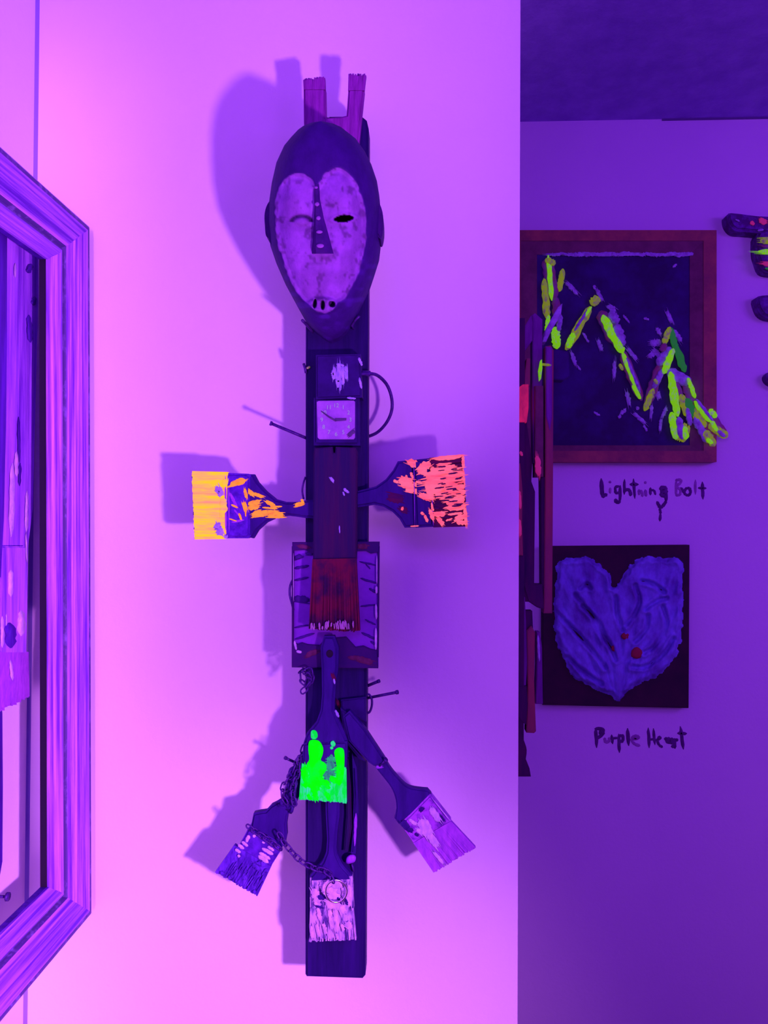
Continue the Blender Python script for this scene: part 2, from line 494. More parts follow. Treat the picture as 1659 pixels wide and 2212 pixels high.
# forked board with two frayed prongs above the mask
fork = plate('fork', [(655, 190), (656, 262), (658, 310), (770, 330), (776, 300), (781, 250), (787, 192), (752, 192), (748, 248), (735, 251), (704, 253), (703, 190)],
             1.156, 0.014, M['fork'], totem, bev=0.003)
tag(fork, 'forked purple brown board with two prongs rising above the mask')
bristles('frayed_tip', (656, 193), (703, 193), (702, 166), (655, 171), 1.1555, 0.012, 18, M['fork'], fork, fray=0.22)
bristles('frayed_tip', (752, 195), (787, 195), (791, 161), (753, 161), 1.1555, 0.012, 14, M['fork'], fork, fray=0.18)


# --- carved mask
def poly_sd(px, py, poly):
    """signed distance (positive inside) from points to a polygon, in pixels"""
    P = np.array(poly, float)
    Q = np.roll(P, -1, 0)
    d = np.full(px.shape, 1e9)
    inside = np.zeros(px.shape, bool)
    for (x1, y1), (x2, y2) in zip(P, Q):
        ex, ey = x2 - x1, y2 - y1
        t = np.clip(((px - x1) * ex + (py - y1) * ey) / (ex * ex + ey * ey + 1e-9), 0, 1)
        d = np.minimum(d, np.hypot(px - x1 - t * ex, py - y1 - t * ey))
        c = ((y1 > py) != (y2 > py)) & (px < (x2 - x1) * (py - y1) / (y2 - y1 + 1e-12) + x1)
        inside ^= c
    return np.where(inside, d, -d)


def sstep(a, b, x):
    t = np.clip((x - a) / (b - a), 0, 1)
    return t * t * (3 - 2 * t)


def vnoise(x, y, seed):
    """smooth value noise on arrays"""
    rng = np.random.RandomState(seed)
    g = rng.rand(64, 64)
    xi, yi = np.floor(x).astype(int), np.floor(y).astype(int)
    fx, fy = x - xi, y - yi
    fx, fy = fx * fx * (3 - 2 * fx), fy * fy * (3 - 2 * fy)
    a, b = g[yi % 64, xi % 64], g[yi % 64, (xi + 1) % 64]
    c, d = g[(yi + 1) % 64, xi % 64], g[(yi + 1) % 64, (xi + 1) % 64]
    return (a * (1 - fx) + b * fx) * (1 - fy) + (c * (1 - fx) + d * fx) * fy


L_out = [(262, 690), (265, 672), (272, 655), (280, 644), (296, 629), (314, 614), (351, 597), (395, 587), (438, 581), (480, 579), (531, 584), (569, 597), (615, 617), (665, 644), (697, 662), (718, 684), (730, 700), (737, 712)]
R_out = [(262, 696), (267, 720), (274, 736), (282, 746), (299, 768), (327, 788), (355, 802), (390, 814), (420, 819), (456, 822), (490, 823), (521, 822), (556, 818), (591, 807), (621, 797), (655, 780), (682, 767), (715, 748), (730, 733), (737, 716)]
FACE = spline([(683, 405), (674, 388), (655, 377), (632, 377), (612, 390), (599, 415), (594, 465), (599, 520), (611, 560), (625, 600), (645, 637), (664, 656), (690, 674), (712, 674), (730, 655), (745, 643), (760, 617), (775, 589), (783, 552), (790, 517), (790, 480), (785, 440), (768, 394), (748, 370), (727, 362), (705, 374), (693, 390)], 4)
YM = 1.160


def YMr(py):
    return 1.157 - 0.075 * (737 - py) / 475.0        # the mask leans out at its crown



def mask_grid(nu=150, nv=260):
    ys = 262 + (737 - 262) * (0.5 - 0.5 * np.cos(np.pi * (np.arange(nv) + 0.5) / nv))
    lo = np.interp(ys, [p[0] for p in L_out], [p[1] for p in L_out])
    hi = np.interp(ys, [p[0] for p in R_out], [p[1] for p in R_out])
    s = np.sin(np.linspace(-1, 1, nu) * np.pi / 2)
    S, Yp = np.meshgrid(s, ys)
    mid, half = ((lo + hi) / 2)[:, None], ((hi - lo) / 2)[:, None]
    PX = mid + half * S
    t = (Yp - 262) / (737 - 262)
    prof = np.clip(1 - np.abs(2 * t - 0.92) ** 2.7 / 1.08 ** 2.7, 0, 1) ** 0.5
    ex = np.where(S < 0, 5.0, 2.4)
    cross = np.clip(1 - np.abs(S) ** ex, 0, 1) ** 0.5
    h = 0.092 * prof * cross
    sd = poly_sd(PX, Yp, FACE)
    rag = (vnoise(PX / 9, Yp / 9, 3) - 0.5) * 7
    face = sstep(-4, 10, sd)
    h = h - 0.008 * face + 0.0018 * (vnoise(PX / 14, Yp / 14, 5) - 0.5) * face
    # brow and cheeks swell a little inside the face
    h += 0.006 * face * np.exp(-(((PX - 735) / 38) ** 2 + ((Yp - 425) / 40) ** 2))
    h += 0.005 * face * np.exp(-(((PX - 633) / 34) ** 2 + ((Yp - 425) / 36) ** 2))
    pale = sstep(-1.5, 1.5, sd + rag * 0.5)
    dark = np.zeros_like(PX)
    # open right eye
    ed = np.abs((PX - 742) / 21.0)
    er = ed ** 1.25 + np.abs((Yp - 472 + (PX - 742) * 0.09) / 8.4) ** 1.6
    eye = sstep(1.06, 0.86, er)
    h -= 0.045 * eye
    lid = np.exp(-((er - 1.5) / 0.35) ** 2)
    h += 0.0025 * lid
    # closed left eye: lid with a lash line
    el = np.hypot((PX - 651) / 20.0, (Yp - 478) / 11.0)
    h += 0.0045 * sstep(1.1, 0.4, el)
    arc = np.exp(-((el - 1.05) / 0.26) ** 2) * (Yp < 479)
    h -= 0.003 * arc
    dark = np.maximum(dark, np.clip(1.3 * arc, 0, 1))
    dark = np.maximum(dark, 0.6 * np.exp(-(((PX - 666) / 5) ** 2 + ((Yp - 472) / 4) ** 2)))
    # lips and slotted mouth
    em = np.hypot((PX - 696) / 33.0, (Yp - 659) / 17.0)
    h += 0.010 * sstep(1.25, 0.6, em)
    for (mx, my, rx, ry, a) in ((680, 656, 4.2, 10, 0.10), (697, 659, 4.6, 10, 0.0), (717, 657, 7.0, 7.0, -0.2)):
        e = np.hypot((PX - mx + (Yp - my) * a) / rx, (Yp - my) / ry)
        k = sstep(1.15, 0.75, e)
        h -= 0.014 * k
        dark = np.maximum(dark, k)
    # shadow line painted under the nose, then random mottling
    ml = np.exp(-(((PX - 682) / 17) ** 4 + ((Yp - 569) / 3.5) ** 2))
    dark = np.maximum(dark, 0.35 * ml)
    st = sstep(0.56, 0.80, vnoise(PX / 13 + 7, Yp / 17, 9) * 0.6 + vnoise(PX / 5, Yp / 6, 11) * 0.4)
    shade = 1 - 0.45 * st
    cheek = sstep(0.45, 0.75, vnoise(PX / 30 + 3, Yp / 40 + 2, 21))
    shade *= 1 - 0.22 * cheek
    cp = np.array([0.235, 0.085, 0.43])
    cd = np.array([0.030, 0.004, 0.125])
    jaw_tone = 1 + 0.55 * sstep(0.55, 0.85, vnoise(PX / 26, Yp / 12, 31)) * (Yp > 560)  # random lighter patches on the lower part of the dark paint
    col = (cd[None, None, :] * jaw_tone[..., None]) * (1 - pale[..., None]) + (cp[None, None, :] * shade[..., None]) * pale[..., None]
    col = col * (1 - dark[..., None]) + np.array([0.03, 0.012, 0.07]) * dark[..., None]
    blk = eye
    col = col * (1 - blk[..., None]) + np.array([0.004, 0.002, 0.006]) * blk[..., None]
    return PX, Yp, h, col


PX, PYm, Hm, COL = mask_grid()
nv, nu = PX.shape
org = ORG[totem]
verts = [tuple(W(PX[j, i], PYm[j, i], YMr(PYm[j, i]) - Hm[j, i]) - org) for j in range(nv) for i in range(nu)]
faces = [(j * nu + i, j * nu + i + 1, (j + 1) * nu + i + 1, (j + 1) * nu + i) for j in range(nv - 1) for i in range(nu - 1)]
# closed back: rim pushed to the board
nfront = len(verts)
rim = [i for i in range(nu)] + [j * nu + nu - 1 for j in range(1, nv)] + [(nv - 1) * nu + i for i in range(nu - 2, -1, -1)] + [j * nu for j in range(nv - 2, 0, -1)]
backv = []
for k in rim:
    x, y, z = verts[k]
    backv.append((x, y + 0.014, z))
verts += backv
nr = len(rim)
for a in range(nr):
    b = (a + 1) % nr
    faces.append((rim[b], rim[a], nfront + a, nfront + b))
me = bpy.data.meshes.new('mask')
me.from_pydata(verts, [], faces)
ca = me.color_attributes.new('Col', 'FLOAT_COLOR', 'POINT')
flat = np.ones((len(verts), 4), np.float32)
flat[:nfront, :3] = COL.reshape(-1, 3)
flat[nfront:, :3] = (0.03, 0.006, 0.12)
ca.data.foreach_set('color', flat.ravel())
me.polygons.foreach_set('use_smooth', [True] * len(me.polygons))
mask = link('mask', me, M['mask'], totem)
tag(mask, 'oval carved mask with pale heart-shaped face and dark domed forehead')
bm = bmesh.new(); bm.from_mesh(me); bmesh.ops.recalc_face_normals(bm, faces=bm.faces); bm.to_mesh(me); bm.free()


def mask_Y(px, py):
    j = int(np.argmin(np.abs(PYm[:, 0] - py)))
    i = int(np.argmin(np.abs(PX[j] - px)))
    return YMr(py) - float(Hm[j, i])


# nose wedge
mb = MB()
nose_rows = [(398, 678, 690, 684, 0.003), (430, 677, 692, 684.5, 0.007), (470, 676, 700, 687, 0.011), (510, 673, 711, 690, 0.016), (540, 670, 719, 693, 0.020), (548, 670, 721, 694, 0.018)]
vs_ = []
for (y, xl, xr, xm, hh) in nose_rows:
    yl, yr = mask_Y(xl, y), mask_Y(xr, y)
    ym = min(yl, yr) - hh
    vs_ += [W(xl, y, yl + 0.006), W(xl + (xm - xl) * 0.55, y, ym + hh * 0.18), W(xm + (xr - xm) * 0.30, y, ym), W(xr - 1, y, ym + hh * 0.55), W(xr, y, yr + 0.006)]
fs = []
for r in range(len(nose_rows) - 1):
    for k in range(4):
        fs.append((r * 5 + k, r * 5 + k + 1, r * 5 + 5 + k + 1, r * 5 + 5 + k))
e = (len(nose_rows) - 1) * 5
fs.append((e, e + 1, e + 2, e + 3, e + 4))
fs.append((4, 3, 2, 1, 0))
mb.add(vs_, fs)
nose = mb.build('nose', M['mask_dark'], mask)
tag(nose, 'dark wedge nose with a line of pale dots')


def nose_Y(y):
    ys = [r[0] for r in nose_rows]
    out = []
    for (yy, xl, xr, xm, hh) in nose_rows:
        out.append(min(mask_Y(xl, yy), mask_Y(xr, yy)) - hh)
    return float(np.interp(y, ys, out))


for (x, y, rx, ry) in ((683, 405, 4, 3), (685, 441, 5, 5), (688, 471, 5, 5), (690, 501, 7, 4), (692, 531, 8.5, 5)):
    MB().ring_blob([(x + rx * math.cos(a) * (1 + .15 * (rnd() - .5)), y + ry * math.sin(a)) for a in [k * math.pi / 6 for k in range(12)]], nose_Y(y) + 0.0015, 0.003).build('pale_dot', M['mask_dot'], mask)

# ears at both sides
plate('ear', spline([(584, 436), (575, 446), (571, 465), (572, 488), (574, 508), (580, 514), (586, 526), (591, 480)], 3), 1.094, 0.035, M['mask_dark'], mask, bev=0.003)
plate('ear', spline([(818, 438), (826, 456), (828, 480), (827, 500), (822, 515), (812, 500), (810, 460)], 3), 1.088, 0.035, M['mask_dark'], mask, bev=0.003)
# hanging hook and twine bits at the jaw
MB().tube([W(x, y, yy) for x, y, yy in ((653, 692, 1.12), (658, 697, 1.13), (668, 708, 1.145), (676, 718, 1.158))], 0.0022, 6).build('hook', M['iron'], totem)
MB().tube([W(x, y, yy) for x, y, yy in ((776, 683, 1.150), (768, 690, 1.156), (760, 703, 1.158), (764, 710, 1.165))], 0.0022, 6).build('hook', M['iron'], totem)

# --- black box with a white splat
bx = plate('black_box', [(682, 766), (779, 764), (782, 858), (682, 862)], 1.138, 0.032, M['box'], totem, bev=0.003)
mb = MB()
for (x1, y1, x2, y2, w) in ((722, 792, 721, 820, 9), (731, 784, 730, 838, 11), (740, 788, 741, 832, 9), (747, 790, 748, 820, 8), (735, 825, 735, 845, 4), (718, 802, 720, 814, 7), (726, 786, 744, 790, 5), (724, 822, 742, 826, 6)):
    mb.stroke(x1, y1, x2, y2, w, 1.1378, 0.0014, jit=.35)
mb.stroke(775, 772, 782, 790, 6, 1.138, 0.0006)
mb.stroke(776, 815, 781, 840, 5, 1.138, 0.0005)
mb.stroke(749, 859, 769, 861, 5, 1.1375, 0.001)  # reflective highlight on the lower edge, painted as a pale stroke
tag(mb.build('splat_and_glint', M['splat'], bx), 'pale lilac paint splat with a painted highlight at the lower edge')
mb = MB()
mb.stroke(662, 796, 670, 792, 5, 1.168, 0.002)
mb.build('yellow_chip', M['olive'], totem)
MB().tube([W(656, 786, 1.172), W(659, 795, 1.17), W(661, 806, 1.172)], 0.0022, 6).build('staple', M['iron'], totem)

# --- small square clock
ck = plate('clock', [(677, 858), (776, 858), (777, 962), (677, 962)], 1.142, 0.028, M['box'], totem, bev=0.004)
tag(ck, 'small square clock with black case and pale dial')
plate('dial', [(684, 868), (688, 866), (764, 865), (767, 868), (767, 945), (764, 949), (690, 949), (686, 945)], 1.1408, 0.0015, M['dial'], ck, bev=0.0005)
kx, ky = 726, 907


def text_mesh(txt, px, py, Y, size, m, parent, name):
    cu = bpy.data.curves.new('t', 'FONT')
    cu.body = txt
    cu.align_x = 'CENTER'
    cu.align_y = 'CENTER'
    cu.size = size
    cu.extrude = 0.0002
    to = bpy.data.objects.new('t', cu)
    C.objects.link(to)
    dg = bpy.context.evaluated_depsgraph_get()
    dg.update()
    me = bpy.data.meshes.new_from_object(to.evaluated_get(dg))
    bpy.data.objects.remove(to)
    p = W(px, py, Y) - ORG[parent]
    me.transform(Matrix.Translation(p) @ Matrix.Rotation(math.pi / 2, 4, 'X'))
    me.name = name
    return link(name, me, m, parent)


for k in range(1, 13):
    a = math.radians(k * 30)
    text_mesh(str(k), kx + 31 * math.sin(a), ky - 31 * math.cos(a), 1.1402, 0.0085, M['digit'], ck, 'numeral')
mb = MB()
mb.add([W(kx - 2, ky - 4, 1.1396), W(kx + 22, ky - 4, 1.1396), W(kx + 22, ky + 1, 1.1396), W(kx - 2, ky + 3, 1.1396)], [(0, 1, 2, 3)])
mb.v = mb.v + [v + Vector((0, 0.0006, 0)) for v in mb.v]
mb.f += [(7, 6, 5, 4), (0, 4, 5, 1), (1, 5, 6, 2), (2, 6, 7, 3), (3, 7, 4, 0)]
mb.sm = [False] * 6
mb.build('hour_hand', M['hand'], ck)
MB().tube([W(kx, ky + 2, 1.1394), W(kx - 16, ky - 7, 1.1394), W(kx - 32, ky - 19, 1.1394)], 0.0011, 6, taper=[1.3, 1.2, .6]).build('minute_hand', M['hand'], ck)
mb = MB(); mb.stroke(752, 942, 766, 930, 9, 1.1405, 0.0005); mb.build('dark_corner_mark', M['hand'], ck)  # dark mark at the lower right corner of the dial

# rod on the left, looped cable on the right
nail('rod', W(668, 949, 1.18), W(584, 914, 1.165), 0.0024, M['iron'], totem, head=1.5)
MB().tube([W(x, y, yy) for x, y, yy in spline([(776, 808, 1.15), (800, 807, 1.16), (817, 812, 1.175), (835, 830, 1.19), (845, 855, 1.2), (847, 880, 1.205), (841, 902, 1.21), (828, 922, 1.215), (812, 936, 1.22), (792, 944, 1.225)], 4, False)], 0.0026, 8).build('cable', M['iron'], totem)
MB().tube([W(x, y, 1.16) for x, y in ((776, 805), (786, 806), (800, 807))], 0.0042, 8).build('cable_plug', M['iron'], totem)

# --- ribbed panel behind the big hanging brush
rp = plate('rib_panel', [(631, 1172), (819, 1171), (817, 1443), (630, 1441)], 1.160, 0.010, M['rib_canvas'], totem, bev=0.001)
tag(rp, 'small framed panel painted with pale ground and dark ribs')
for pts in ([(631, 1171), (820, 1170), (819, 1193), (801, 1196), (790, 1190), (672, 1196), (660, 1188), (632, 1190)],
            [(630, 1384), (643, 1392), (652, 1388), (664, 1392), (690, 1394), (701, 1380), (748, 1376), (768, 1398), (785, 1395), (800, 1402), (815, 1405), (817, 1444), (630, 1442)],
            [(630, 1180), (635, 1180), (634, 1400), (630, 1400)], [(816, 1180), (820, 1180), (818, 1420), (815, 1420)]):
    plate('panel_border', pts, 1.1555, 0.006, M['rib_frame'], rp, bev=0.001)
mb = MB()
for seg in ((642, 1179, 670, 1183, 9), (772, 1180, 794, 1181, 13), (660, 1417, 688, 1405, 12), (768, 1421, 806, 1432, 15), (752, 1420, 775, 1423, 9)):
    mb.stroke(*seg, 1.1555, 0.001)
mb.build('bare_wood_patch', M['rib_brown'], rp)
for (x1, y1, x2, y2, w) in ((635, 1228, 668, 1222, 6), (635, 1254, 667, 1247, 5), (635, 1292, 668, 1297, 15), (635, 1356, 668, 1350, 4), (636, 1381, 680, 1368, 5), (636, 1206, 652, 1200, 10), (660, 1196, 676, 1196, 8),
                            (776, 1213, 812, 1221, 4), (778, 1249, 814, 1260, 5), (797, 1271, 814, 1280, 6), (778, 1310, 812, 1306, 4), (780, 1366, 812, 1381, 6), (788, 1338, 812, 1350, 4), (800, 1385, 812, 1394, 4), (790, 1218, 800, 1229, 3)):
    MB().stroke(x1, y1, x2, y2, w, 1.1598, 0.0018).build('rib', M['rib_line'], rp)
mb = MB()
for (x1, y1, x2, y2, w) in ((813, 1266, 813, 1283, 5), (812, 1305, 813, 1338, 5), (812, 1356, 812, 1404, 5), (814, 1200, 814, 1262, 2.5), (636, 1384, 640, 1404, 5), (640, 1407, 652, 1409, 6), (634, 1195, 634, 1300, 1.5)):
    mb.stroke(x1, y1, x2, y2, w, 1.155, 0.0008, jit=0.12)
mb.build('painted_glint', M['white'], rp)  # white strokes put in for glossy highlights along the panel edges
MB().tube([W(x, y, 1.16) for x, y in spline([(634, 1250), (627, 1265), (626, 1285), (631, 1305), (634, 1318)], 3, False)], 0.002, 6).build('wire', M['iron'], totem)

# --- broad hanging brush with rust red bristles
br = plate('broad_paintbrush', [(679, 968), (718, 965), (720, 978), (724, 978), (725, 965), (768, 967), (771, 975), (770, 1180), (768, 1225), (676, 1225), (676, 1180), (677, 980)],
           1.132, 0.022, M['slab'], totem, bev=0.003)
tag(br, 'broad paintbrush with slab handle hanging bristles down at the centre')
bristles('bristles', (675, 1208), (769, 1206), (777, 1364), (667, 1358), 1.127, 0.026, 46, M['rust'], br, fray=0.04, splay=0.0015)
mb = MB()
for k in range(26):
    x = 670 + rnd() * 104
    y = 1349 + rnd() * 10
    mb.stroke(x, y - 5 - rnd() * 9, x + rnd() * 4 - 2, y + 3, 2 + rnd() * 2, 1.1225, 0.0008)
for k in range(12):
    x = 722 + rnd() * 26
    mb.stroke(x, 1338 + rnd() * 10, x + 3, 1360, 3, 1.1220, 0.0008)
mb.build('worn_tips', M['rust_tip'], br)
mb = MB()
mb.stroke(713, 1031, 721, 1041, 7, 1.132, 0.0018)
mb.stroke(742, 1055, 754, 1065, 6, 1.132, 0.0018)
mb.stroke(741, 1062, 744, 1071, 4, 1.132, 0.0012)
mb.stroke(733, 1135, 734, 1152, 3, 1.132, 0.0008)
mb.build('paint_chip', M['splat'], br)

# --- left arm: paintbrush with yellow bristles
YA = 1.150
bl = plate('yellow_paintbrush', [(548, 1024), (557, 1041), (574, 1060), (596, 1078), (618, 1084), (644, 1084), (662, 1080), (690, 1078), (690, 1120), (659, 1119), (640, 1116), (622, 1114), (600, 1117), (576, 1128), (557, 1145), (546, 1163), (535, 1160), (535, 1024)],
           YA, 0.013, M['handle'], totem, bev=0.004, seg=3)
tag(bl, 'paintbrush with glowing yellow bristles, left arm of the totem')
plate('ferrule', [(486, 1021), (536, 1023), (541, 1027), (541, 1158), (534, 1163), (484, 1163)], YA - 0.003, 0.019, M['ferrule'], bl, bev=0.004)
bristles('bristles', (492, 1020), (486, 1164), (420, 1165), (414, 1018), YA - 0.0015, 0.016, 42, M['yellow'], bl, fray=0.03, splay=0.003, back=M['b_dark'])
mb = MB()
for (x1, y1, x2, y2, w) in ((488, 1035, 484, 1052, 12), (484, 1100, 492, 1098, 9), (484, 1075, 481, 1112, 14), (482, 1140, 486, 1152, 8)):
    mb.stroke(x1, y1, x2, y2, w, YA - 0.003, 0.0012)
mb.build('yellow_drip', M['yellow'], bl)
mb = MB()
for (x1, y1, x2, y2, w) in ((468, 1050, 478, 1072, 14), (467, 1130, 480, 1156, 16), (484, 1158, 492, 1160, 8), (463, 1060, 480, 1063, 5)):
    mb.stroke(x1, y1, x2, y2, w, YA - 0.0036, 0.0008, jit=.5)
mb.build('grey_smear', M['splat'], bl)
mb = MB()
for (x1, y1, x2, y2, w) in ((497, 1048, 530, 1036, 14), (505, 1046, 524, 1043, 8), (528, 1056, 533, 1076, 7), (534, 1058, 548, 1070, 10), (548, 1066, 568, 1074, 8), (536, 1090, 562, 1082, 11), (536, 1098, 560, 1094, 11), (526, 1084, 532, 1104, 9), (544, 1114, 566, 1104, 13), (554, 1112, 580, 1107, 13), (580, 1112, 612, 1112, 15), (578, 1106, 600, 1106, 9), (574, 1082, 596, 1096, 9), (584, 1095, 610, 1094, 4), (566, 1096, 600, 1099, 4), (637, 1092, 655, 1087, 9), (651, 1078, 656, 1088, 6), (516, 1108, 522, 1124, 5), (530, 1102, 531, 1116, 3), (499, 1090, 514, 1097, 4), (494, 1120, 512, 1126, 2.5)):
    mb.stroke(x1, y1, x2, y2, w, YA - (0.003 if x2 < 541 else 0), 0.0012)
mb.build('orange_daub', M['orange'], bl)
mb = MB()
for (x1, y1, x2, y2, w) in ((496, 1064, 512, 1096, 7), (487, 1026, 488, 1160, 4), (494, 1050, 495, 1150, 2.5), (500, 1128, 528, 1123, 5), (505, 1100, 520, 1118, 4)):
    mb.stroke(x1, y1, x2, y2, w, YA - 0.003, 0.0006)
mb.build('violet_smear', M['lilac'], bl)
MB().tube([W(x, y, 1.168) for x, y in spline([(660, 1030), (655, 1045), (653, 1062), (656, 1078)], 3, False)], 0.0016, 6).build('wire', M['iron'], totem)

# --- right arm: paintbrush with red bristles
brr = plate('red_paintbrush', [(765, 1062), (797, 1054), (812, 1050), (833, 1035), (849, 1015), (859, 996), (878, 994), (894, 993), (899, 1139), (874, 1140), (863, 1121), (847, 1105), (827, 1094), (808, 1090), (797, 1092), (765, 1097)],
            YA, 0.013, M['handle'], totem, bev=0.004, seg=3)
tag(brr, 'paintbrush with glowing pinkish red bristles, right arm of the totem')
plate('ferrule', [(892, 993), (930, 989), (937, 1138), (898, 1140)], YA - 0.003, 0.019, M['handle'], brr, bev=0.004)
bristles('bristles', (928, 989), (936, 1139), (1009, 1137), (1000, 983), YA - 0.0015, 0.016, 42, M['redb'], brr, fray=0.03, splay=0.003)
mb = MB()
RS = [(880, 996, 912, 1008, 16), (902, 1018, 930, 1000, 18), (905, 1016, 925, 1026, 10), (938, 992, 998, 985, 9), (930, 1012, 944, 1020, 12),
      (920, 1030, 990, 1018, 18), (918, 1042, 992, 1030, 20), (918, 1052, 988, 1046, 18), (926, 1062, 985, 1056, 12), (940, 1014, 980, 1010, 9),
      (850, 1037, 860, 1043, 6), (861, 1037, 892, 1040, 14), (866, 1046, 894, 1054, 14), (876, 1058, 894, 1062, 9), (877, 1026, 880, 1036, 5), (887, 1020, 892, 1034, 6), (866, 1028, 872, 1032, 4),
      (893, 1044, 925, 1060, 9), (893, 1058, 925, 1076, 12), (905, 1068, 930, 1078, 12), (898, 1040, 912, 1043, 5), (922, 1052, 936, 1080, 14),
      (940, 1066, 962, 1074, 12), (962, 1058, 1004, 1050, 7), (975, 1066, 1006, 1062, 9), (964, 1088, 1004, 1078, 16), (968, 1100, 1006, 1092, 14), (980, 1084, 1000, 1100, 12),
      (936, 1112, 962, 1110, 12), (946, 1118, 958, 1134, 10), (980, 1124, 1008, 1112, 12), (986, 1128, 1008, 1130, 10), (1000, 984, 1001, 1012, 6), (1004, 1095, 1007, 1134, 7), (1000, 1012, 1004, 1050, 4),
      (909, 1106, 916, 1112, 6), (917, 1112, 924, 1128, 6), (928, 1100, 936, 1124, 8), (866, 1098, 872, 1100, 8), (886, 1137, 905, 1136, 3), (932, 1086, 936, 1104, 5), (985, 1068, 1000, 1074, 6)]
for k in range(46):
    x = 938 + rnd() * 56
    y = 990 + rnd() * 92 + (44 if rnd() < .25 else 0)
    RS.append((x, y, min(x + 14 + rnd() * 26, 1004), y - 2 - rnd() * 4, 2.5 + rnd() * 3))
for (x1, y1, x2, y2, w) in RS:
    mb.stroke(x1, y1, x2, y2, w, YA - (0.0042 if x1 > 895 else 0.0005), 0.0014, jit=0.3)
mb.build('red_daub', M['red'], brr)
mb = MB()
for k in range(34):
    x = 932 + rnd() * 58
    y = 1000 + rnd() * 125
    mb.stroke(x, y, x + 8 + rnd() * 16, y - 1 - rnd() * 3, 1.6 + rnd() * 2.2, YA - 0.0056, 0.0006, dry=False)
mb.build('dark_streak', M['redb'], brr)
mb = MB()
mb.stroke(894, 1000, 896, 1135, 1.6, YA - 0.003, 0.0005)
mb.stroke(933, 1060, 936, 1136, 2.2, YA - 0.0035, 0.0008)
mb.build('pale_crease', M['lilac'], brr)
mb = MB()
mb.stroke(838, 1072, 872, 1080, 20, YA, 0.0005)
mb.stroke(862, 1096, 880, 1106, 14, YA, 0.0005)
mb.build('red_stain', M['redb'], brr)

# --- green brush hanging below the ribs
YG = 1.136
bg = plate('green_paintbrush', [(699, 1374), (722, 1374), (731, 1400), (730, 1440), (725, 1480), (722, 1515), (722, 1535), (731, 1556), (742, 1580), (750, 1600), (749, 1622), (655, 1622), (655, 1606), (661, 1587), (683, 1560), (692, 1535), (695, 1500), (694, 1440), (692, 1400)],
           YG, 0.014, M['handle'], totem, bev=0.004, seg=3)
tag(bg, 'paintbrush with glowing green bristles hanging at the middle of the totem')
MB().ring_blob([(712 + 8 * math.cos(a), 1412 + 9 * math.sin(a)) for a in [k * math.pi / 8 for k in range(16)]], YG, 0.0004).build('hole', M['black'], bg)
plate('ferrule', [(655, 1606), (750, 1602), (748, 1662), (652, 1656)], YG - 0.003, 0.020, M['handle'], bg, bev=0.003)
bristles('bristles', (652, 1650), (747, 1658), (748, 1735), (646, 1727), YG - 0.0015, 0.017, 40, M['teal'], bg, fray=0.04, splay=0.003, back=M['b_dark'])
mb = MB()
mb.ring_blob(spline([(672, 1580), (679, 1577), (685, 1582), (686, 1592), (680, 1597), (672, 1594)], 3), YG - 0.0, 0.0014)
mb.ring_blob(spline([(714, 1604), (720, 1600), (725, 1607), (722, 1613), (716, 1611)], 3), YG - 0.003, 0.0014)
mb.ring_blob(spline([(713, 1614), (718, 1612), (720, 1617), (715, 1619)], 3), YG - 0.003, 0.0014)
mb.build('thin_green_daub', M['teal'], bg)
mb = MB()
mb.ring_blob(spline([(669, 1600), (688, 1600), (698, 1615), (697, 1630), (693, 1642), (702, 1648), (707, 1660), (694, 1682), (688, 1686), (672, 1684), (667, 1668), (662, 1652), (668, 1640), (666, 1620)], 3), YG - 0.0032, 0.0018, 0.8)
mb.ring_blob(spline([(722, 1626), (727, 1617), (735, 1615), (743, 1621), (744, 1650), (742, 1680), (735, 1696), (727, 1690), (727, 1655)], 3), YG - 0.0034, 0.0018, 0.8)
for (x1, y1, x2, y2, w) in ((658, 1655, 662, 1690, 12), (664, 1690, 690, 1706, 16), (676, 1700, 684, 1728, 12), (656, 1692, 664, 1700, 10), (690, 1688, 712, 1692, 12), (668, 1680, 700, 1690, 18), (652, 1665, 660, 1690, 8), (712, 1680, 730, 1690, 12), (702, 1710, 712, 1726, 9), (704, 1696, 712, 1704, 7), (664, 1716, 672, 1728, 7)):
    mb.stroke(x1, y1, x2, y2, w, YG - 0.0040, 0.0012)
mb.build('bright_green_daub', M['green'], bg)
mb = MB()
for (x1, y1, x2, y2, w) in ((706, 1642, 726, 1640, 14), (700, 1658, 724, 1652, 16), (704, 1672, 724, 1670, 14), (702, 1668, 712, 1690, 14), (714, 1630, 720, 1640, 6)):
    mb.stroke(x1, y1, x2, y2, w, YG - 0.0034, 0.0008, jit=.4)
mb.build('dry_green_smear', M['green_dim'], bg)
mb = MB()
mb.stroke(724, 1533, 732, 1550, 6, 1.14, 0.001)
mb.stroke(721, 1465, 723, 1478, 4, YG, 0.0008)
mb.build('white_chip', M['splat'], bg)
mb = MB()
mb.stroke(717, 1455, 724, 1470, 8, YG, 0.0006)
mb.stroke(728, 1512, 736, 1530, 9, 1.168, 0.0010)
mb.build('red_stain', M['rust'], bg)

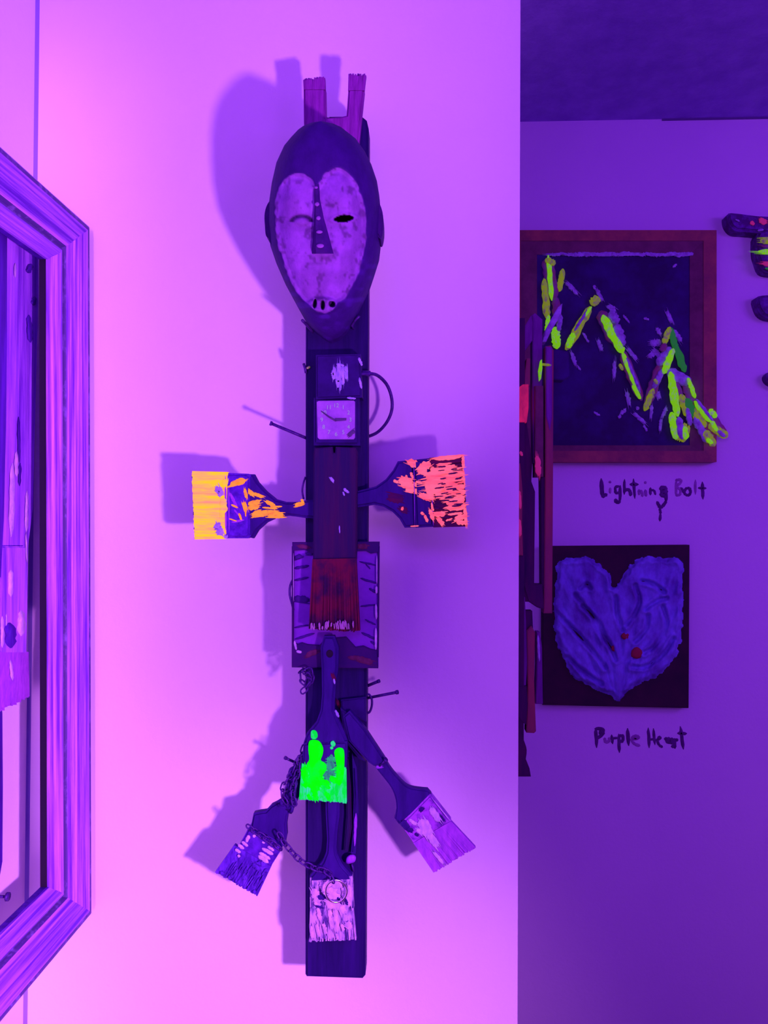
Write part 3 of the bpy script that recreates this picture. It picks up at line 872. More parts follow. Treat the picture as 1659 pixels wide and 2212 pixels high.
# --- right leg: slat and pale paintbrush
YQ = 1.150
plate('slat', [(741, 1548), (755, 1536), (789, 1576), (831, 1640), (836, 1650), (808, 1656), (796, 1648), (753, 1601)], YQ - 0.006, 0.016, M['handle'], totem, bev=0.003)
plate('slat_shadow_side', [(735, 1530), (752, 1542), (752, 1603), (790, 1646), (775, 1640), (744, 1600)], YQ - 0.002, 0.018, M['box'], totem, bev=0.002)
bq = plate('pale_paintbrush', spline([(806, 1640), (832, 1640), (838, 1652), (850, 1669), (868, 1689)], 3, False)[:-1] + spline([(868, 1689), (880, 1699), (896, 1704), (924, 1707)], 3, False) +
           [(932, 1716), (887, 1762), (862, 1781), (852, 1768)] + spline([(853, 1766), (856, 1745), (853, 1722), (844, 1701), (828, 1680), (812, 1660)], 3, False),
           YQ, 0.013, M['handle'], totem, bev=0.003)
tag(bq, 'paintbrush with pale lilac bristles slanting down to the right')
plate('ferrule', [(929, 1716), (975, 1775), (893, 1822), (864, 1780), (884, 1762)], YQ - 0.003, 0.019, M['ferrule_pale'], bq, bev=0.003)
bristles('bristles', (893, 1821), (974, 1774), (1027, 1831), (937, 1885), YQ - 0.0015, 0.016, 40, M['b_pale'], bq, fray=0.05, splay=0.003)
mb = MB()
for (x1, y1, x2, y2, w) in ((908, 1770, 930, 1806, 24), (930, 1745, 950, 1775, 14), (924, 1800, 945, 1830, 16), (900, 1790, 915, 1802, 10), (884, 1770, 900, 1782, 8), (936, 1840, 958, 1866, 8)):
    mb.stroke(x1, y1, x2, y2, w, YQ - 0.0045, 0.0010)
mb.build('white_smear', M['white'], bq)
mb = MB()
for (x1, y1, x2, y2, w) in ((946, 1762, 956, 1776, 12), (906, 1752, 914, 1744, 9), (880, 1790, 892, 1796, 10), (896, 1800, 904, 1806, 7), (868, 1774, 884, 1790, 14)):
    mb.stroke(x1, y1, x2, y2, w, YQ - 0.0035, 0.0008)
mb.build('dark_smear', M['handle'], bq)
mb = MB(); mb.stroke(933, 1724, 973, 1774, 2.5, YQ - 0.004, 0.0012, jit=.1); mb.build('bright_edge', M['white'], bq)
mb = MB(); mb.stroke(812, 1657, 826, 1655, 8, YQ, 0.0012); mb.build('white_chip', M['lilac'], bq)
nail('nail', W(820, 1655, YQ - 0.004), W(834, 1641, YQ - 0.012), 0.0015, M['iron'], totem)

# --- left leg: dark paintbrush
YD = 1.150
bd = plate('dark_paintbrush', [(660, 1632), (668, 1650), (664, 1690), (646, 1720), (637, 1744), (630, 1752), (621, 1762), (618, 1783), (619, 1805), (614, 1828), (540, 1792), (547, 1758), (560, 1755), (574, 1753), (585, 1741), (597, 1735), (608, 1730), (618, 1712), (622, 1690), (634, 1655)],
           YD, 0.013, M['handle'], totem, bev=0.003)
tag(bd, 'dark paintbrush with black bristles slanting down to the left')
plate('ferrule', [(542, 1786), (612, 1826), (604, 1842), (584, 1874), (512, 1834), (536, 1790)], YD - 0.003, 0.019, M['ferrule'], bd, bev=0.003)
bristles('bristles', (506, 1826), (586, 1871), (556, 1935), (465, 1884), YD - 0.0015, 0.016, 36, M['b_dark'], bd, fray=0.07, splay=0.003)
mb = MB()
for (x1, y1, x2, y2, w) in ((508, 1834, 520, 1842, 7), (514, 1824, 527, 1834, 7), (522, 1818, 536, 1828, 7), (532, 1820, 538, 1804, 8), (546, 1808, 552, 1804, 7), (514, 1846, 518, 1852, 6), (558, 1848, 580, 1864, 9), (560, 1842, 584, 1856, 8), (566, 1832, 590, 1846, 8), (578, 1828, 592, 1838, 6), (566, 1818, 572, 1822, 4)):
    mb.stroke(x1, y1, x2, y2, w, YD - 0.0040, 0.0012, dry=False)
mb.build('white_daub', M['white'], bd)
mb = MB()
for (x1, y1, x2, y2, w) in ((546, 1866, 562, 1880, 10), (556, 1862, 574, 1870, 10), (476, 1884, 486, 1890, 8), (500, 1896, 506, 1890, 8), (526, 1900, 532, 1892, 10), (546, 1924, 554, 1930, 8), (572, 1878, 578, 1884, 9)):
    mb.stroke(x1, y1, x2, y2, w, YD - 0.0042, 0.0010, jit=.4)
for k in range(22):
    t = rnd()
    a = (512 + 72 * t, 1840 + 34 * t)
    d = 18 + rnd() * 34
    mb.stroke(a[0] - .5 * d * .55, a[1] + d * .6, a[0] - .5 * d * 1.2, a[1] + d * 1.1, 1.6 + rnd() * 2.5, YD - 0.0042, 0.0006, dry=False)
mb.build('blue_smear', M['b_dark'], bd)
# tangled twine lump that ties the dark brush
mb = MB()
for k in range(34):
    t = rnd()
    cx = 652 - 36 * t + (rnd() - .5) * 22
    cy = 1650 + 92 * t + (rnd() - .5) * 14
    a = rnd() * 6.28
    mb.tube([W(cx + 9 * math.cos(a + u) * (1 - .2 * u), cy + 8 * math.sin(a + u), YD - 0.004 - 0.006 * math.sin(u * 1.1)) for u in (0, .7, 1.4, 2.1, 2.8)], 0.0026, 5)
plate('twine_knot', spline([(640, 1652), (650, 1660), (644, 1690), (640, 1716), (636, 1742), (626, 1752), (606, 1748), (600, 1738), (612, 1722), (620, 1690), (630, 1664)], 3), YD - 0.008, 0.012, M['handle'], totem, bev=0.003)
tag(mb.build('twine', M['handle'], totem), 'dark tangled twine tying the left leg')
nail('nail', W(640, 1648, 1.165), W(616, 1637, 1.150), 0.0020, M['iron'], totem, head=1.4)

# --- bottom brush with white painted bristles
YW = 1.150
bw = plate('white_paintbrush', [(702, 1700), (733, 1700), (733, 1760), (728, 1800), (726, 1832)] + spline([(728, 1846), (739, 1869), (752, 1884), (760, 1894)], 3, False) + [(762, 1912), (669, 1912), (668, 1896)] + spline([(670, 1893), (684, 1876), (696, 1862), (704, 1842)], 3, False) + [(706, 1815), (703, 1760)],
           YW, 0.014, M['handle'], totem, bev=0.004, seg=3)
tag(bw, 'paintbrush with white smeared bristles pointing down at the foot')
plate('ferrule', [(669, 1898), (761, 1895), (764, 1968), (669, 1968)], YW - 0.001, 0.016, M['b_white'], bw, bev=0.003)
bristles('bristles', (670, 1962), (763, 1962), (769, 2028), (668, 2032), YW - 0.0015, 0.016, 40, M['b_white'], bw, fray=0.12, splay=0.003)
mb = MB()
for (x1, y1, x2, y2, w) in ((700, 1910, 740, 1910, 20), (676, 1920, 690, 1950, 16), (706, 1915, 724, 1950, 34), (694, 1908, 700, 1926, 12), (704, 1945, 735, 1960, 26), (744, 1915, 752, 1960, 16), (678, 1950, 692, 1956, 10), (712, 1965, 718, 2008, 10), (724, 1960, 729, 2015, 12), (736, 1955, 744, 1975, 16), (746, 1994, 760, 2004, 14), (686, 1960, 692, 1990, 9), (672, 2000, 676, 2028, 8), (726, 2016, 730, 2030, 6), (754, 1910, 757, 1950, 8), (698, 1995, 704, 2018, 9), (738, 1996, 742, 2012, 8), (684, 1996, 690, 2024, 8)):
    mb.stroke(x1, y1, x2, y2, w, YW - 0.0042, 0.0012, jit=.35)
mb.build('white_daub', M['white'], bw)
mb = MB()
for (x1, y1, x2, y2, w) in ((685, 1938, 706, 1938, 10), (728, 1938, 738, 1952, 6), (680, 1956, 700, 1962, 5), (746, 1940, 750, 1956, 6)):
    mb.stroke(x1, y1, x2, y2, w, YW - 0.0053, 0.0006, jit=.35)
mb.build('dark_smear', M['handle'], bw)

# narrow sticks lying on the post beside the lower brushes
plate('stick', [(745, 1640), (752, 1640), (758, 1700), (760, 1790), (752, 1840), (742, 1840), (748, 1760)], 1.160, 0.012, M['slab'], totem, bev=0.002)
plate('stick', [(760, 1630), (770, 1660), (774, 1750), (771, 1800), (768, 1846), (758, 1846), (762, 1790), (764, 1720)], 1.156, 0.014, M['handle'], totem, bev=0.003)
mb = MB(); mb.ring_blob(spline([(748, 1854), (755, 1847), (764, 1846), (769, 1852), (766, 1862), (754, 1866), (748, 1864)], 3), 1.160, 0.008); mb.build('paint_lump', M['lilac'], totem)
MB().tube([W(760, 1866, 1.165), W(764, 1882, 1.166)], 0.0016, 6).build('staple', M['iron'], totem)
mb = MB(); mb.stroke(769, 1756, 766, 1828, 6, 1.156, 0.0008); mb.build('lilac_smear', M['lilac'], totem)
plate('cross_board', [(736, 1512), (790, 1506), (791, 1560), (760, 1545), (738, 1540)], 1.158, 0.012, M['box'], totem, bev=0.002)
# nails and wire on the right flank
nail('nail', W(790, 1483, 1.20), W(819, 1471, 1.19), 0.0024, M['iron'], totem, head=1.2)
nail('nail', W(788, 1509, 1.19), W(859, 1495, 1.17), 0.0022, M['iron'], totem, head=1.5)
MB().tube([W(x, y, 1.185) for x, y in spline([(789, 1502), (797, 1500), (803, 1510), (803, 1525), (799, 1537), (793, 1541)], 4, False)], 0.0018, 6).build('wire', M['iron'], totem)

# --- chain with a split ring, draped over the totem
chain = thing('chain', 'dark link chain with a shiny ring draped from the totem over the dark left brush', 'chain', W(699, 1878, 1.14))


def link_mesh(half_len, half_w, r):
    mb_ = MB()
    pts = []
    n = 14
    for k in range(n):
        a = k * 2 * math.pi / n
        x = half_w * math.cos(a)
        z = half_w * math.sin(a) + (half_len - half_w) * (1 if math.sin(a) > 0.01 else (-1 if math.sin(a) < -0.01 else 0))
        pts.append((x, 0, z))
    mb_.tube(pts, r, 6, closed=True)
    me_ = bpy.data.meshes.new('chain_link')
    me_.from_pydata([tuple(p) for p in mb_.v], [], mb_.f)
    me_.polygons.foreach_set('use_smooth', [True] * len(me_.polygons))
    me_.materials.append(M['iron'])
    return me_


LM = link_mesh(0.0068, 0.0042, 0.0012)
first_link = None


def run_chain(path):
    global first_link
    pts = [W(*p) for p in spline(path, 14, False)]
    acc, pos, pitch_ = 0.0, pts[0], 0.0103
    want = 0.0
    k = 0
    for a, b in zip(pts, pts[1:]):
        seg = (b - a).length
        while want <= acc + seg:
            p = a.lerp(b, (want - acc) / max(seg, 1e-9))
            d = (b - a).normalized()
            q = d.to_track_quat('Z', 'Y').to_matrix() @ Matrix.Rotation(0.35 if k % 2 else 0.35 + math.pi / 2, 3, 'Z')
            if first_link is None:
                o = bpy.data.objects.new('chain_link', LM)
                first_link = o
            else:
                o = first_link.copy()
            o.parent = chain
            o.matrix_local = Matrix.Translation(p - ORG[chain]) @ q.to_4x4()
            C.objects.link(o)
            want += pitch_
            k += 1
        acc += seg


run_chain([(660, 1444, 1.162), (650, 1452, 1.150), (651, 1470, 1.146), (663, 1478, 1.146), (667, 1462, 1.144), (660, 1452, 1.140), (672, 1448, 1.144), (673, 1468, 1.146), (660, 1488, 1.146), (651, 1494, 1.148)])
run_chain([(656, 1618, 1.150), (650, 1634, 1.146), (638, 1654, 1.140), (630, 1672, 1.138), (617, 1690, 1.136), (611, 1704, 1.136), (612, 1722, 1.136), (622, 1738, 1.134)])
run_chain([(646, 1642, 1.136), (644, 1664, 1.134), (636, 1690, 1.134), (632, 1712, 1.134), (636, 1736, 1.134)])
run_chain([(540, 1788, 1.142), (552, 1796, 1.140), (570, 1808, 1.140), (590, 1822, 1.140), (604, 1832, 1.142)])
run_chain([(606, 1806, 1.134), (614, 1820, 1.134), (630, 1840, 1.134), (648, 1858, 1.136), (666, 1869, 1.138), (684, 1877, 1.140), (699, 1880, 1.140), (712, 1888, 1.138), (718, 1900, 1.136)])
cr = MB().tube([W(726 + 23 * math.cos(a), 1925 + 24 * math.sin(a), 1.135 + 0.004 * math.cos(a)) for a in [k * 2 * math.pi / 36 for k in range(36)]], 0.0016, 8, closed=True).build('split_ring', M['chrome'], chain)
tag(cr, 'shiny chrome split ring')

# ------------------------------------------------------------------ big picture frame on the left wall
Yo, Yi, Yn = 1.246, 1.164, 0.42                # far outer edge, far inner edge, near outer edge
Xo = W(190, 1106, Yo).x
Xi = W(97, 1106, Yi).x
Zt, Zb = W(188, 490, Yo).z, W(195, 1975, Yo).z
wd = Yo - Yi
bigf = thing('picture_frame', 'large empty brush-streaked violet picture frame standing off the left wall', 'picture frame', (Xi, (Yo + Yn) / 2, Zb))
prof = []                                      # (distance from the outer edge, X)
for k in range(27):
    q = k / 26
    x = Xo + (Xi - Xo) * (q ** 1.2)
    if 0.05 < q < 0.16:
        x += 0.002
    elif 0.16 <= q < 0.62:
        x += 0.0016 * (k % 2)
    elif 0.62 <= q < 0.70:
        x -= 0.005
    elif 0.70 <= q < 0.93:
        x += 0.005 * math.sin((q - 0.70) / 0.23 * math.pi)
    prof.append((q * wd, x))
prof = [(0, Xo - 0.028), (0, Xo - 0.003)] + prof[1:]
prof.append((wd, Xi - 0.004))
prof.append((wd * 0.9, Xi - 0.012))
prof.append((wd * 0.4, Xo - 0.028))


def rail(name, side, m):
    mb_ = MB()
    rings = []
    for e in (0, 1):
        ring = []
        for (q, x) in prof:
            if side == 'far':
                y, z = Yo - q, (Zb + q) if e == 0 else (Zt - q)
            elif side == 'near':
                y, z = Yn + q, (Zb + q) if e == 0 else (Zt - q)
            elif side == 'top':
                z, y = Zt - q, (Yn + q) if e == 0 else (Yo - q)
            else:
                z, y = Zb + q, (Yn + q) if e == 0 else (Yo - q)
            ring.append(Vector((x, y, z)))
        rings.append(ring)
    n = len(prof)
    fs_ = [(i, (i + 1) % n, n + (i + 1) % n, n + i) for i in range(n)]
    mb_.add(rings[0] + rings[1], fs_ + [tuple(range(n))[::-1], tuple(n + i for i in range(n))])
    o_ = mb_.build(name, [m, M['fr_dark']], bigf)
    for p in o_.data.polygons:
        if len(p.vertices) == 4:
            a = min(p.vertices[k] % n for k in range(4)), max(p.vertices[k] % n for k in range(4))
            qm = (prof[a[0]][0] + prof[a[1]][0]) / 2 / wd
            if a[1] - a[0] == 1 and a[1] < n - 3 and (0.03 < qm < 0.13 or 0.60 < qm < 0.72):
                p.material_index = 1
    return o_


bigf.location.x += 0.015
bigf.rotation_euler.y = -0.014
rail('stile', 'far', M['fr_v'])
rail('stile', 'near', M['fr_v'])
rail('rail', 'top', M['fr_h'])
rail('rail', 'bottom', M['fr_h'])
# black rabbet strip round the opening
ti = 0.0135
mb = MB()
for (a, b) in (((Xi - ti, Yi - 0.0015, Zb + wd), (Xi - 0.0035, Yi + 0.006, Zt - wd)),):
    mb.box(a, b)
tag(mb.build('rabbet', M['black'], bigf), 'black inner edge of the frame')
mb = MB().box((Xi - ti, Yn + wd, Zt - wd - 0.0005), (Xi - 0.004, Yi, Zt - wd + 0.006))
mb.build('rabbet', M['plank_d'], bigf)
mb = MB().box((Xi - ti, Yn + wd, Zb + wd - 0.006), (Xi - 0.004, Yi, Zb + wd + 0.0005))
mb.build('rabbet', M['plank_d'], bigf)
for z in (Zt - 0.06, Zb + 0.03):
    MB().box((XL, Yn + 0.01, z), (Xo - 0.02, Yn + 0.05, z + 0.03)).build('spacer_block', M['plank_d'], bigf)

# ------------------------------------------------------------------ relief on the left wall seen through that frame
def WX(px, py, X):
    """world point seen at a pixel on the upright plane at X"""
    d = R @ Vector(((px - CX) / FPX, -(py - CY) / FPX, -1))
    return EYE + d * (X / d.x)


def slab_x(name, pts, X, th, m, parent, bev=0.002):
    """solid plate facing right with the given pixel outline, front at X"""
    o_ = ORG[parent]
    bm_ = bmesh.new()
    fr = [WX(x, y, X) for x, y in pts]
    vf = [bm_.verts.new(p - o_) for p in fr]
    vb = [bm_.verts.new(p - o_ - Vector((th, 0, 0))) for p in fr]
    ff = bm_.faces.new(vf)
    bm_.faces.new(vb[::-1])
    n = len(pts)
    for i in range(n):
        j = (i + 1) % n
        bm_.faces.new((vf[j], vf[i], vb[i], vb[j]))
    bmesh.ops.recalc_face_normals(bm_, faces=bm_.faces)
    if bev:
        bmesh.ops.bevel(bm_, geom=list(ff.edges), offset=bev, segments=2, affect='EDGES', clamp_overlap=True)
    me_ = bpy.data.meshes.new(name)
    bm_.to_mesh(me_)
    bm_.free()
    return link(name, me_, m, parent)


p0 = WX(30, 1520, XL + 0.03)
rel = thing('plank_relief', 'violet streaked plank relief with hanging paintbrush, seen inside the big frame', 'sculpture', (XL, p0.y, p0.z))
XP = XL + 0.036
slab_x('plank', [(-60, 470), (84, 520), (84, 640), (80, 800), (76, 950), (72, 1100), (62, 1180), (60, 1330), (-60, 1330)], XP, 0.036, M['plank_v'], rel)
slab_x('dark_plank', [(-90, 470), (17, 505), (17, 700), (15, 900), (10, 1120), (3, 1250), (-90, 1250)], XP + 0.012, 0.012, M['plank_d'], rel)
plk = slab_x('paintbrush', [(2, 1180), (56, 1180), (60, 1310), (58, 1412), (2, 1412)], XP + 0.008, 0.012, M['plank_v'], rel)
tag(plk, 'paintbrush hanging bristles down on the plank')
mb = MB()
for k in range(34):
    t0 = k / 34
    x0 = -6 + 68 * t0
    x1 = x0 + 2.1
    yb = 1530 - 34 * t0 + rnd() * 12
    q = [WX(x0, 1408, XP + 0.008), WX(x1, 1408, XP + 0.008), WX(x1 + 2, yb, XP + 0.006), WX(x0 + 2, yb, XP + 0.006)]
    vv = q + [p - Vector((0.012, 0, 0)) for p in q]
    mb.add(vv, [(0, 1, 2, 3), (7, 6, 5, 4), (0, 4, 5, 1), (1, 5, 6, 2), (2, 6, 7, 3), (3, 7, 4, 0)])
mb.build('bristles', M['b_pale'], plk)


def dab_x(mb_, x1, y1, x2, y2, w, X, th=0.0012):
    n = 9
    mb_.daubs += 1
    dx, dy = x2 - x1, y2 - y1
    L_ = math.hypot(dx, dy)
    nx, ny = -dy / L_, dx / L_
    pts = []
    for sd in (1, -1):
        for i in range(n):
            t = i / (n - 1) if sd > 0 else 1 - i / (n - 1)
            pr = max((1 - abs(2 * t - 1) ** 4) ** .5, .15) * w * .5 * (1 + .25 * (rnd() * 2 - 1))
            pts.append((x1 + dx * t + nx * pr * sd, y1 + dy * t + ny * pr * sd))
    m_ = len(pts)
    cx_, cy_ = (x1 + x2) / 2, (y1 + y2) / 2
    vv = [WX(x, y, X - 0.0004) for x, y in pts] + [WX(cx_ + (x - cx_) * .9, cy_ + (y - cy_) * .9, X + th) for x, y in pts]
    mb_.add(vv, [(i, (i + 1) % m_, m_ + (i + 1) % m_, m_ + i) for i in range(m_)] + [tuple(m_ + i for i in range(m_))], True)


mb = MB()
for (x1, y1, x2, y2, w) in ((27, 1000, 24, 1160, 12), (22, 1180, 19, 1250, 12), (18, 1250, 20, 1310, 12), (8, 1240, 12, 1290, 7), (58, 1060, 57, 1150, 7), (56, 1150, 58, 1215, 4), (35, 975, 36, 1030, 9), (34, 1220, 35, 1240, 4), (33, 568, 33, 600, 5)):
    dab_x(mb, x1, y1, x2, y2, w, XP + 0.001)
mb.build('white_daub', M['white'], rel)
mb = MB()
for (x1, y1, x2, y2, w) in ((46, 1318, 46, 1375, 18), (5, 1330, 5, 1400, 8), (24, 1230, 24, 1290, 12), (22, 1425, 27, 1470, 7), (14, 1325, 14, 1360, 3)):
    dab_x(mb, x1, y1, x2, y2, w, XP + 0.008)
mb.build('white_daub', M['white'], plk)
mb = MB()
for (x1, y1, x2, y2, w) in ((68, 570, 60, 590, 12), (75, 640, 72, 660, 10), (62, 680, 66, 740, 12), (40, 900, 42, 1000, 6), (44, 1000, 42, 1050, 6)):
    dab_x(mb, x1, y1, x2, y2, w, XP + 0.001)
dab_x(mb, 20, 1345, 24, 1400, 24, XP + 0.009)
mb.build('dark_smear', M['plank_d'], rel)
slab_x('dark_edge_slab', [(-80, 1500), (2, 1505), (6, 1540), (7, 1700), (6, 1860), (0, 1895), (-80, 1900)], XL + 0.02, 0.02, M['plank_d'], rel, bev=0.001)  # dark rounded slab at the left edge below the brush
pn = WX(18, 1937, XL + 0.045)
nl = nail('nail', (XL - 0.002, pn.y, pn.z - 0.001), pn, 0.0022, M['iron'], loc=(XL, pn.y, pn.z), head=3.0)
tag(nl, 'dark round-headed nail sticking out of the left wall below the plank relief', 'nail')

# ------------------------------------------------------------------ lightning painting on the far wall
YL = YB - 0.035
lp = W(1330, 998, YB)
light = thing('lightning_painting', 'red-brown framed dark painting with a glowing yellow-green zigzag lightning bolt', 'painting', (lp.x, YB, lp.z))
OX0, OX1, OY0, OY1 = 1096, 1548, 497, 998
IX0, IX1, IY0, IY1 = 1160, 1490, 550, 962
plate('canvas', [(1120, 520), (1530, 520), (1530, 980), (1120, 980)], YB - 0.022, 0.022, M['canvas_dark'], light, bev=0)
MX0, MX1, MY0, MY1 = 1125, 1520, 520, 974


def pframe(name, x0, y0, x1, y1, u0, v0, u1, v1, Yo_, Yi_, m, parent, back):
    for (a, b, c, d) in (((x0, y0), (x1, y0), (u1, v0), (u0, v0)), ((x1, y0), (x1, y1), (u1, v1), (u1, v0)), ((x1, y1), (x0, y1), (u0, v1), (u1, v1)), ((x0, y1), (x0, y0), (u0, v0), (u0, v1))):
        fr = [W(*a, Yo_), W(*b, Yo_), W(*c, Yi_), W(*d, Yi_)]
        bk = [Vector((p.x, back, p.z)) for p in fr]
        MB().add(fr + bk, [(0, 1, 2, 3), (7, 6, 5, 4), (0, 4, 5, 1), (1, 5, 6, 2), (2, 6, 7, 3), (3, 7, 4, 0)]).build(name, m, parent)


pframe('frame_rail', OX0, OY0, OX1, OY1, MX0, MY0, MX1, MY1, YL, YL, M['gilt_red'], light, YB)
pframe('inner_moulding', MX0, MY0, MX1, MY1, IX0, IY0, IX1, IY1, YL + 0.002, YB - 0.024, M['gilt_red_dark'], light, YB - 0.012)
mb = MB()
x = 1178
while x < 1494:
    mb.stroke(x, 548 + rnd() * 3, x + 26, 547 + rnd() * 4, 7 + rnd() * 3, YB - 0.025, 0.0015, jit=.4)
    x += 20
for (x1, y1, x2, y2, w) in ((1222, 610, 1248, 636, 10), (1288, 624, 1302, 650, 8), (1312, 660, 1330, 672, 12), (1346, 680, 1360, 698, 5), (1258, 718, 1272, 740, 6), (1292, 734, 1300, 758, 9), (1355, 752, 1376, 778, 9), (1328, 778, 1326, 818, 8),
                            (1418, 708, 1428, 724, 9), (1404, 740, 1428, 742, 16), (1400, 772, 1412, 762, 12), (1410, 755, 1428, 770, 12), (1440, 672, 1452, 698, 9), (1456, 712, 1472, 738, 10), (1354, 846, 1360, 876, 10), (1340, 895, 1352, 884, 9), (1336, 904, 1341, 896, 6), (1368, 892, 1395, 916, 8), (1376, 878, 1378, 886, 8), (1408, 874, 1406, 905, 7), (1420, 844, 1424, 862, 10), (1440, 880, 1430, 902, 9), (1428, 905, 1425, 932, 7), (1390, 918, 1398, 932, 6),
                            (1234, 760, 1244, 790, 9), (1246, 788, 1254, 800, 5), (1282, 616, 1286, 626, 6), (1390, 688, 1402, 690, 6), (1453, 578, 1462, 570, 5), (1282, 890, 1296, 898, 5)):
    mb.stroke(x1, y1, x2, y2, w, YB - 0.0222, 0.003, jit=.35)
mb.build('violet_fleck', M['bolt_violet'], light)


def bolt(x1, y1, x2, y2, w, m, lift=0.006, th=0.008, name='bolt_strip'):
    mb_ = MB()
    mb_.stroke(x1, y1, x2, y2, w, YB - 0.022 - lift, th, jit=.20, n=13, dry=False)
    return mb_.build(name, M[m], light)


for a in ((1182, 556, 1196, 650, 30, 'bolt_brown', 0), (1176, 600, 1182, 690, 16, 'olive', .002), (1184, 551, 1192, 650, 11, 'lime', .006), (1178, 560, 1200, 570, 14, 'olive', .007), (1216, 580, 1208, 630, 13, 'olive', .001), (1200, 640, 1204, 700, 18, 'bolt_brown', .001), (1186, 680, 1180, 720, 10, 'lime', .004), (1199, 706, 1203, 754, 19, 'lime', .006), (1212, 680, 1206, 716, 12, 'bolt_violet', .008),
          (1222, 756, 1276, 662, 18, 'olive', .004), (1226, 752, 1240, 718, 14, 'lime', .008), (1240, 716, 1272, 666, 7, 'bolt_violet', .009), (1262, 684, 1278, 662, 7, 'lime', .009), (1276, 658, 1294, 642, 20, 'olive', .006),
          (1296, 672, 1340, 750, 34, 'bolt_brown', 0), (1318, 672, 1334, 700, 20, 'bolt_violet', .004), (1330, 700, 1346, 748, 22, 'bolt_violet', .004), (1302, 680, 1330, 740, 18, 'lime', .009), (1322, 722, 1346, 762, 17, 'lime', .010), (1342, 756, 1386, 866, 22, 'bolt_brown', .001), (1344, 760, 1378, 846, 11, 'lime', .009), (1352, 770, 1384, 850, 8, 'bolt_violet', .010), (1366, 832, 1384, 862, 9, 'lime', .011), (1338, 786, 1346, 800, 8, 'olive', .002),
          (1392, 888, 1412, 838, 14, 'olive', .006), (1396, 880, 1430, 780, 22, 'bolt_brown', .001), (1410, 840, 1434, 796, 14, 'bolt_violet', .006), (1432, 808, 1456, 752, 15, 'lime', .010), (1414, 826, 1420, 822, 12, 'olive', .011), (1420, 790, 1450, 750, 20, 'bolt_violet', .004), (1434, 744, 1448, 706, 14, 'olive', .005), (1446, 706, 1462, 760, 14, 'pine', .004), (1456, 740, 1480, 804, 17, 'pine', .006), (1428, 760, 1438, 742, 14, 'bolt_brown', .008),
          (1440, 800, 1492, 830, 26, 'bolt_violet', .004), (1448, 802, 1464, 900, 18, 'lime', .010), (1452, 816, 1470, 860, 22, 'bolt_brown', .003), (1450, 890, 1462, 950, 20, 'lime', .010), (1462, 930, 1488, 940, 40, 'olive', .008), (1466, 900, 1474, 950, 16, 'bolt_violet', .014), (1478, 920, 1482, 950, 14, 'lime', .015), (1480, 860, 1500, 900, 20, 'pine', .006), (1470, 850, 1484, 900, 16, 'olive', .005), (1486, 816, 1502, 860, 10, 'lime', .011), (1478, 826, 1500, 880, 20, 'bolt_brown', .002), (1500, 866, 1536, 912, 13, 'lime', .012), (1504, 862, 1542, 912, 8, 'bolt_violet', .014), (1496, 880, 1530, 930, 22, 'olive', .006), (1530, 886, 1568, 944, 20, 'bolt_brown', .006), (1532, 884, 1548, 902, 12, 'lime', .013), (1530, 916, 1572, 944, 20, 'olive', .010), (1536, 908, 1550, 932, 10, 'lime', .014), (1550, 930, 1566, 944, 9, 'bolt_violet', .016), (1500, 900, 1530, 958, 18, 'bolt_violet', .008), (1520, 930, 1545, 964, 20, 'olive', .010), (1526, 948, 1540, 958, 10, 'lime', .016), (1484, 880, 1492, 920, 12, 'bolt_violet', .010)):
    bolt(a[0], a[1], a[2], a[3], a[4], a[5], lift=a[6])

# ------------------------------------------------------------------ heart painting
YH = YB - 0.030
hp = W(1331, 1528, YB)
heart = thing('heart_painting', 'square dark panel painting of a thick blue-violet heart with red spots', 'painting', (hp.x, YB, hp.z))
pl = plate('panel', [(1172, 1180), (1490, 1177), (1488, 1530), (1172, 1523)], YH, 0.030, M['panel'], heart, bev=0.002)
HEART = spline([(1326, 1268), (1316, 1239), (1292, 1216), (1265, 1204), (1221, 1206), (1204, 1219), (1201, 1249), (1198, 1293), (1196, 1337), (1204, 1391), (1225, 1438), (1245, 1468), (1275, 1482), (1316, 1502), (1338, 1516), (1348, 1502), (1380, 1478), (1420, 1462), (1450, 1435), (1467, 1398), (1474, 1354), (1476, 1286), (1476, 1229), (1467, 1207), (1430, 1204), (1393, 1202), (1366, 1216), (1346, 1243)], 4)
gx, gy = np.meshgrid(np.arange(1188, 1486, 2.2), np.arange(1196, 1524, 2.2))
sd = poly_sd(gx, gy, HEART) + (vnoise(gx / 8, gy / 8, 40) - .5) * 7
hh = 0.014 * sstep(-1, 12, sd)
ang = np.arctan2(gx - 1338, 1560 - gy)
rid = vnoise(ang * 26 + 20, gy / 60, 41)
hh += sstep(0, 8, sd) * (0.011 * (rid - .5) + 0.006 * (vnoise(gx / 16, gy / 16, 42) - .5))
hh += 0.005 * np.exp(-((sd - 9) / 6) ** 2)
RIDGES = [[(1243, 1285), (1275, 1325), (1295, 1365), (1322, 1405), (1330, 1425)], [(1205, 1325), (1240, 1362), (1275, 1400), (1308, 1442)], [(1258, 1310), (1290, 1340), (1308, 1375), (1322, 1398)],
          [(1386, 1255), (1412, 1262), (1436, 1280)], [(1372, 1265), (1382, 1300), (1368, 1330), (1352, 1350)], [(1395, 1315), (1420, 1298), (1440, 1292)], [(1432, 1310), (1440, 1350), (1420, 1390), (1392, 1410)],
          [(1255, 1270), (1268, 1262), (1276, 1270)], [(1400, 1330), (1395, 1360), (1372, 1385)], [(1225, 1420), (1262, 1452), (1300, 1478)], [(1365, 1440), (1395, 1440), (1430, 1415), (1455, 1380)], [(1330, 1290), (1335, 1330), (1345, 1360)]]
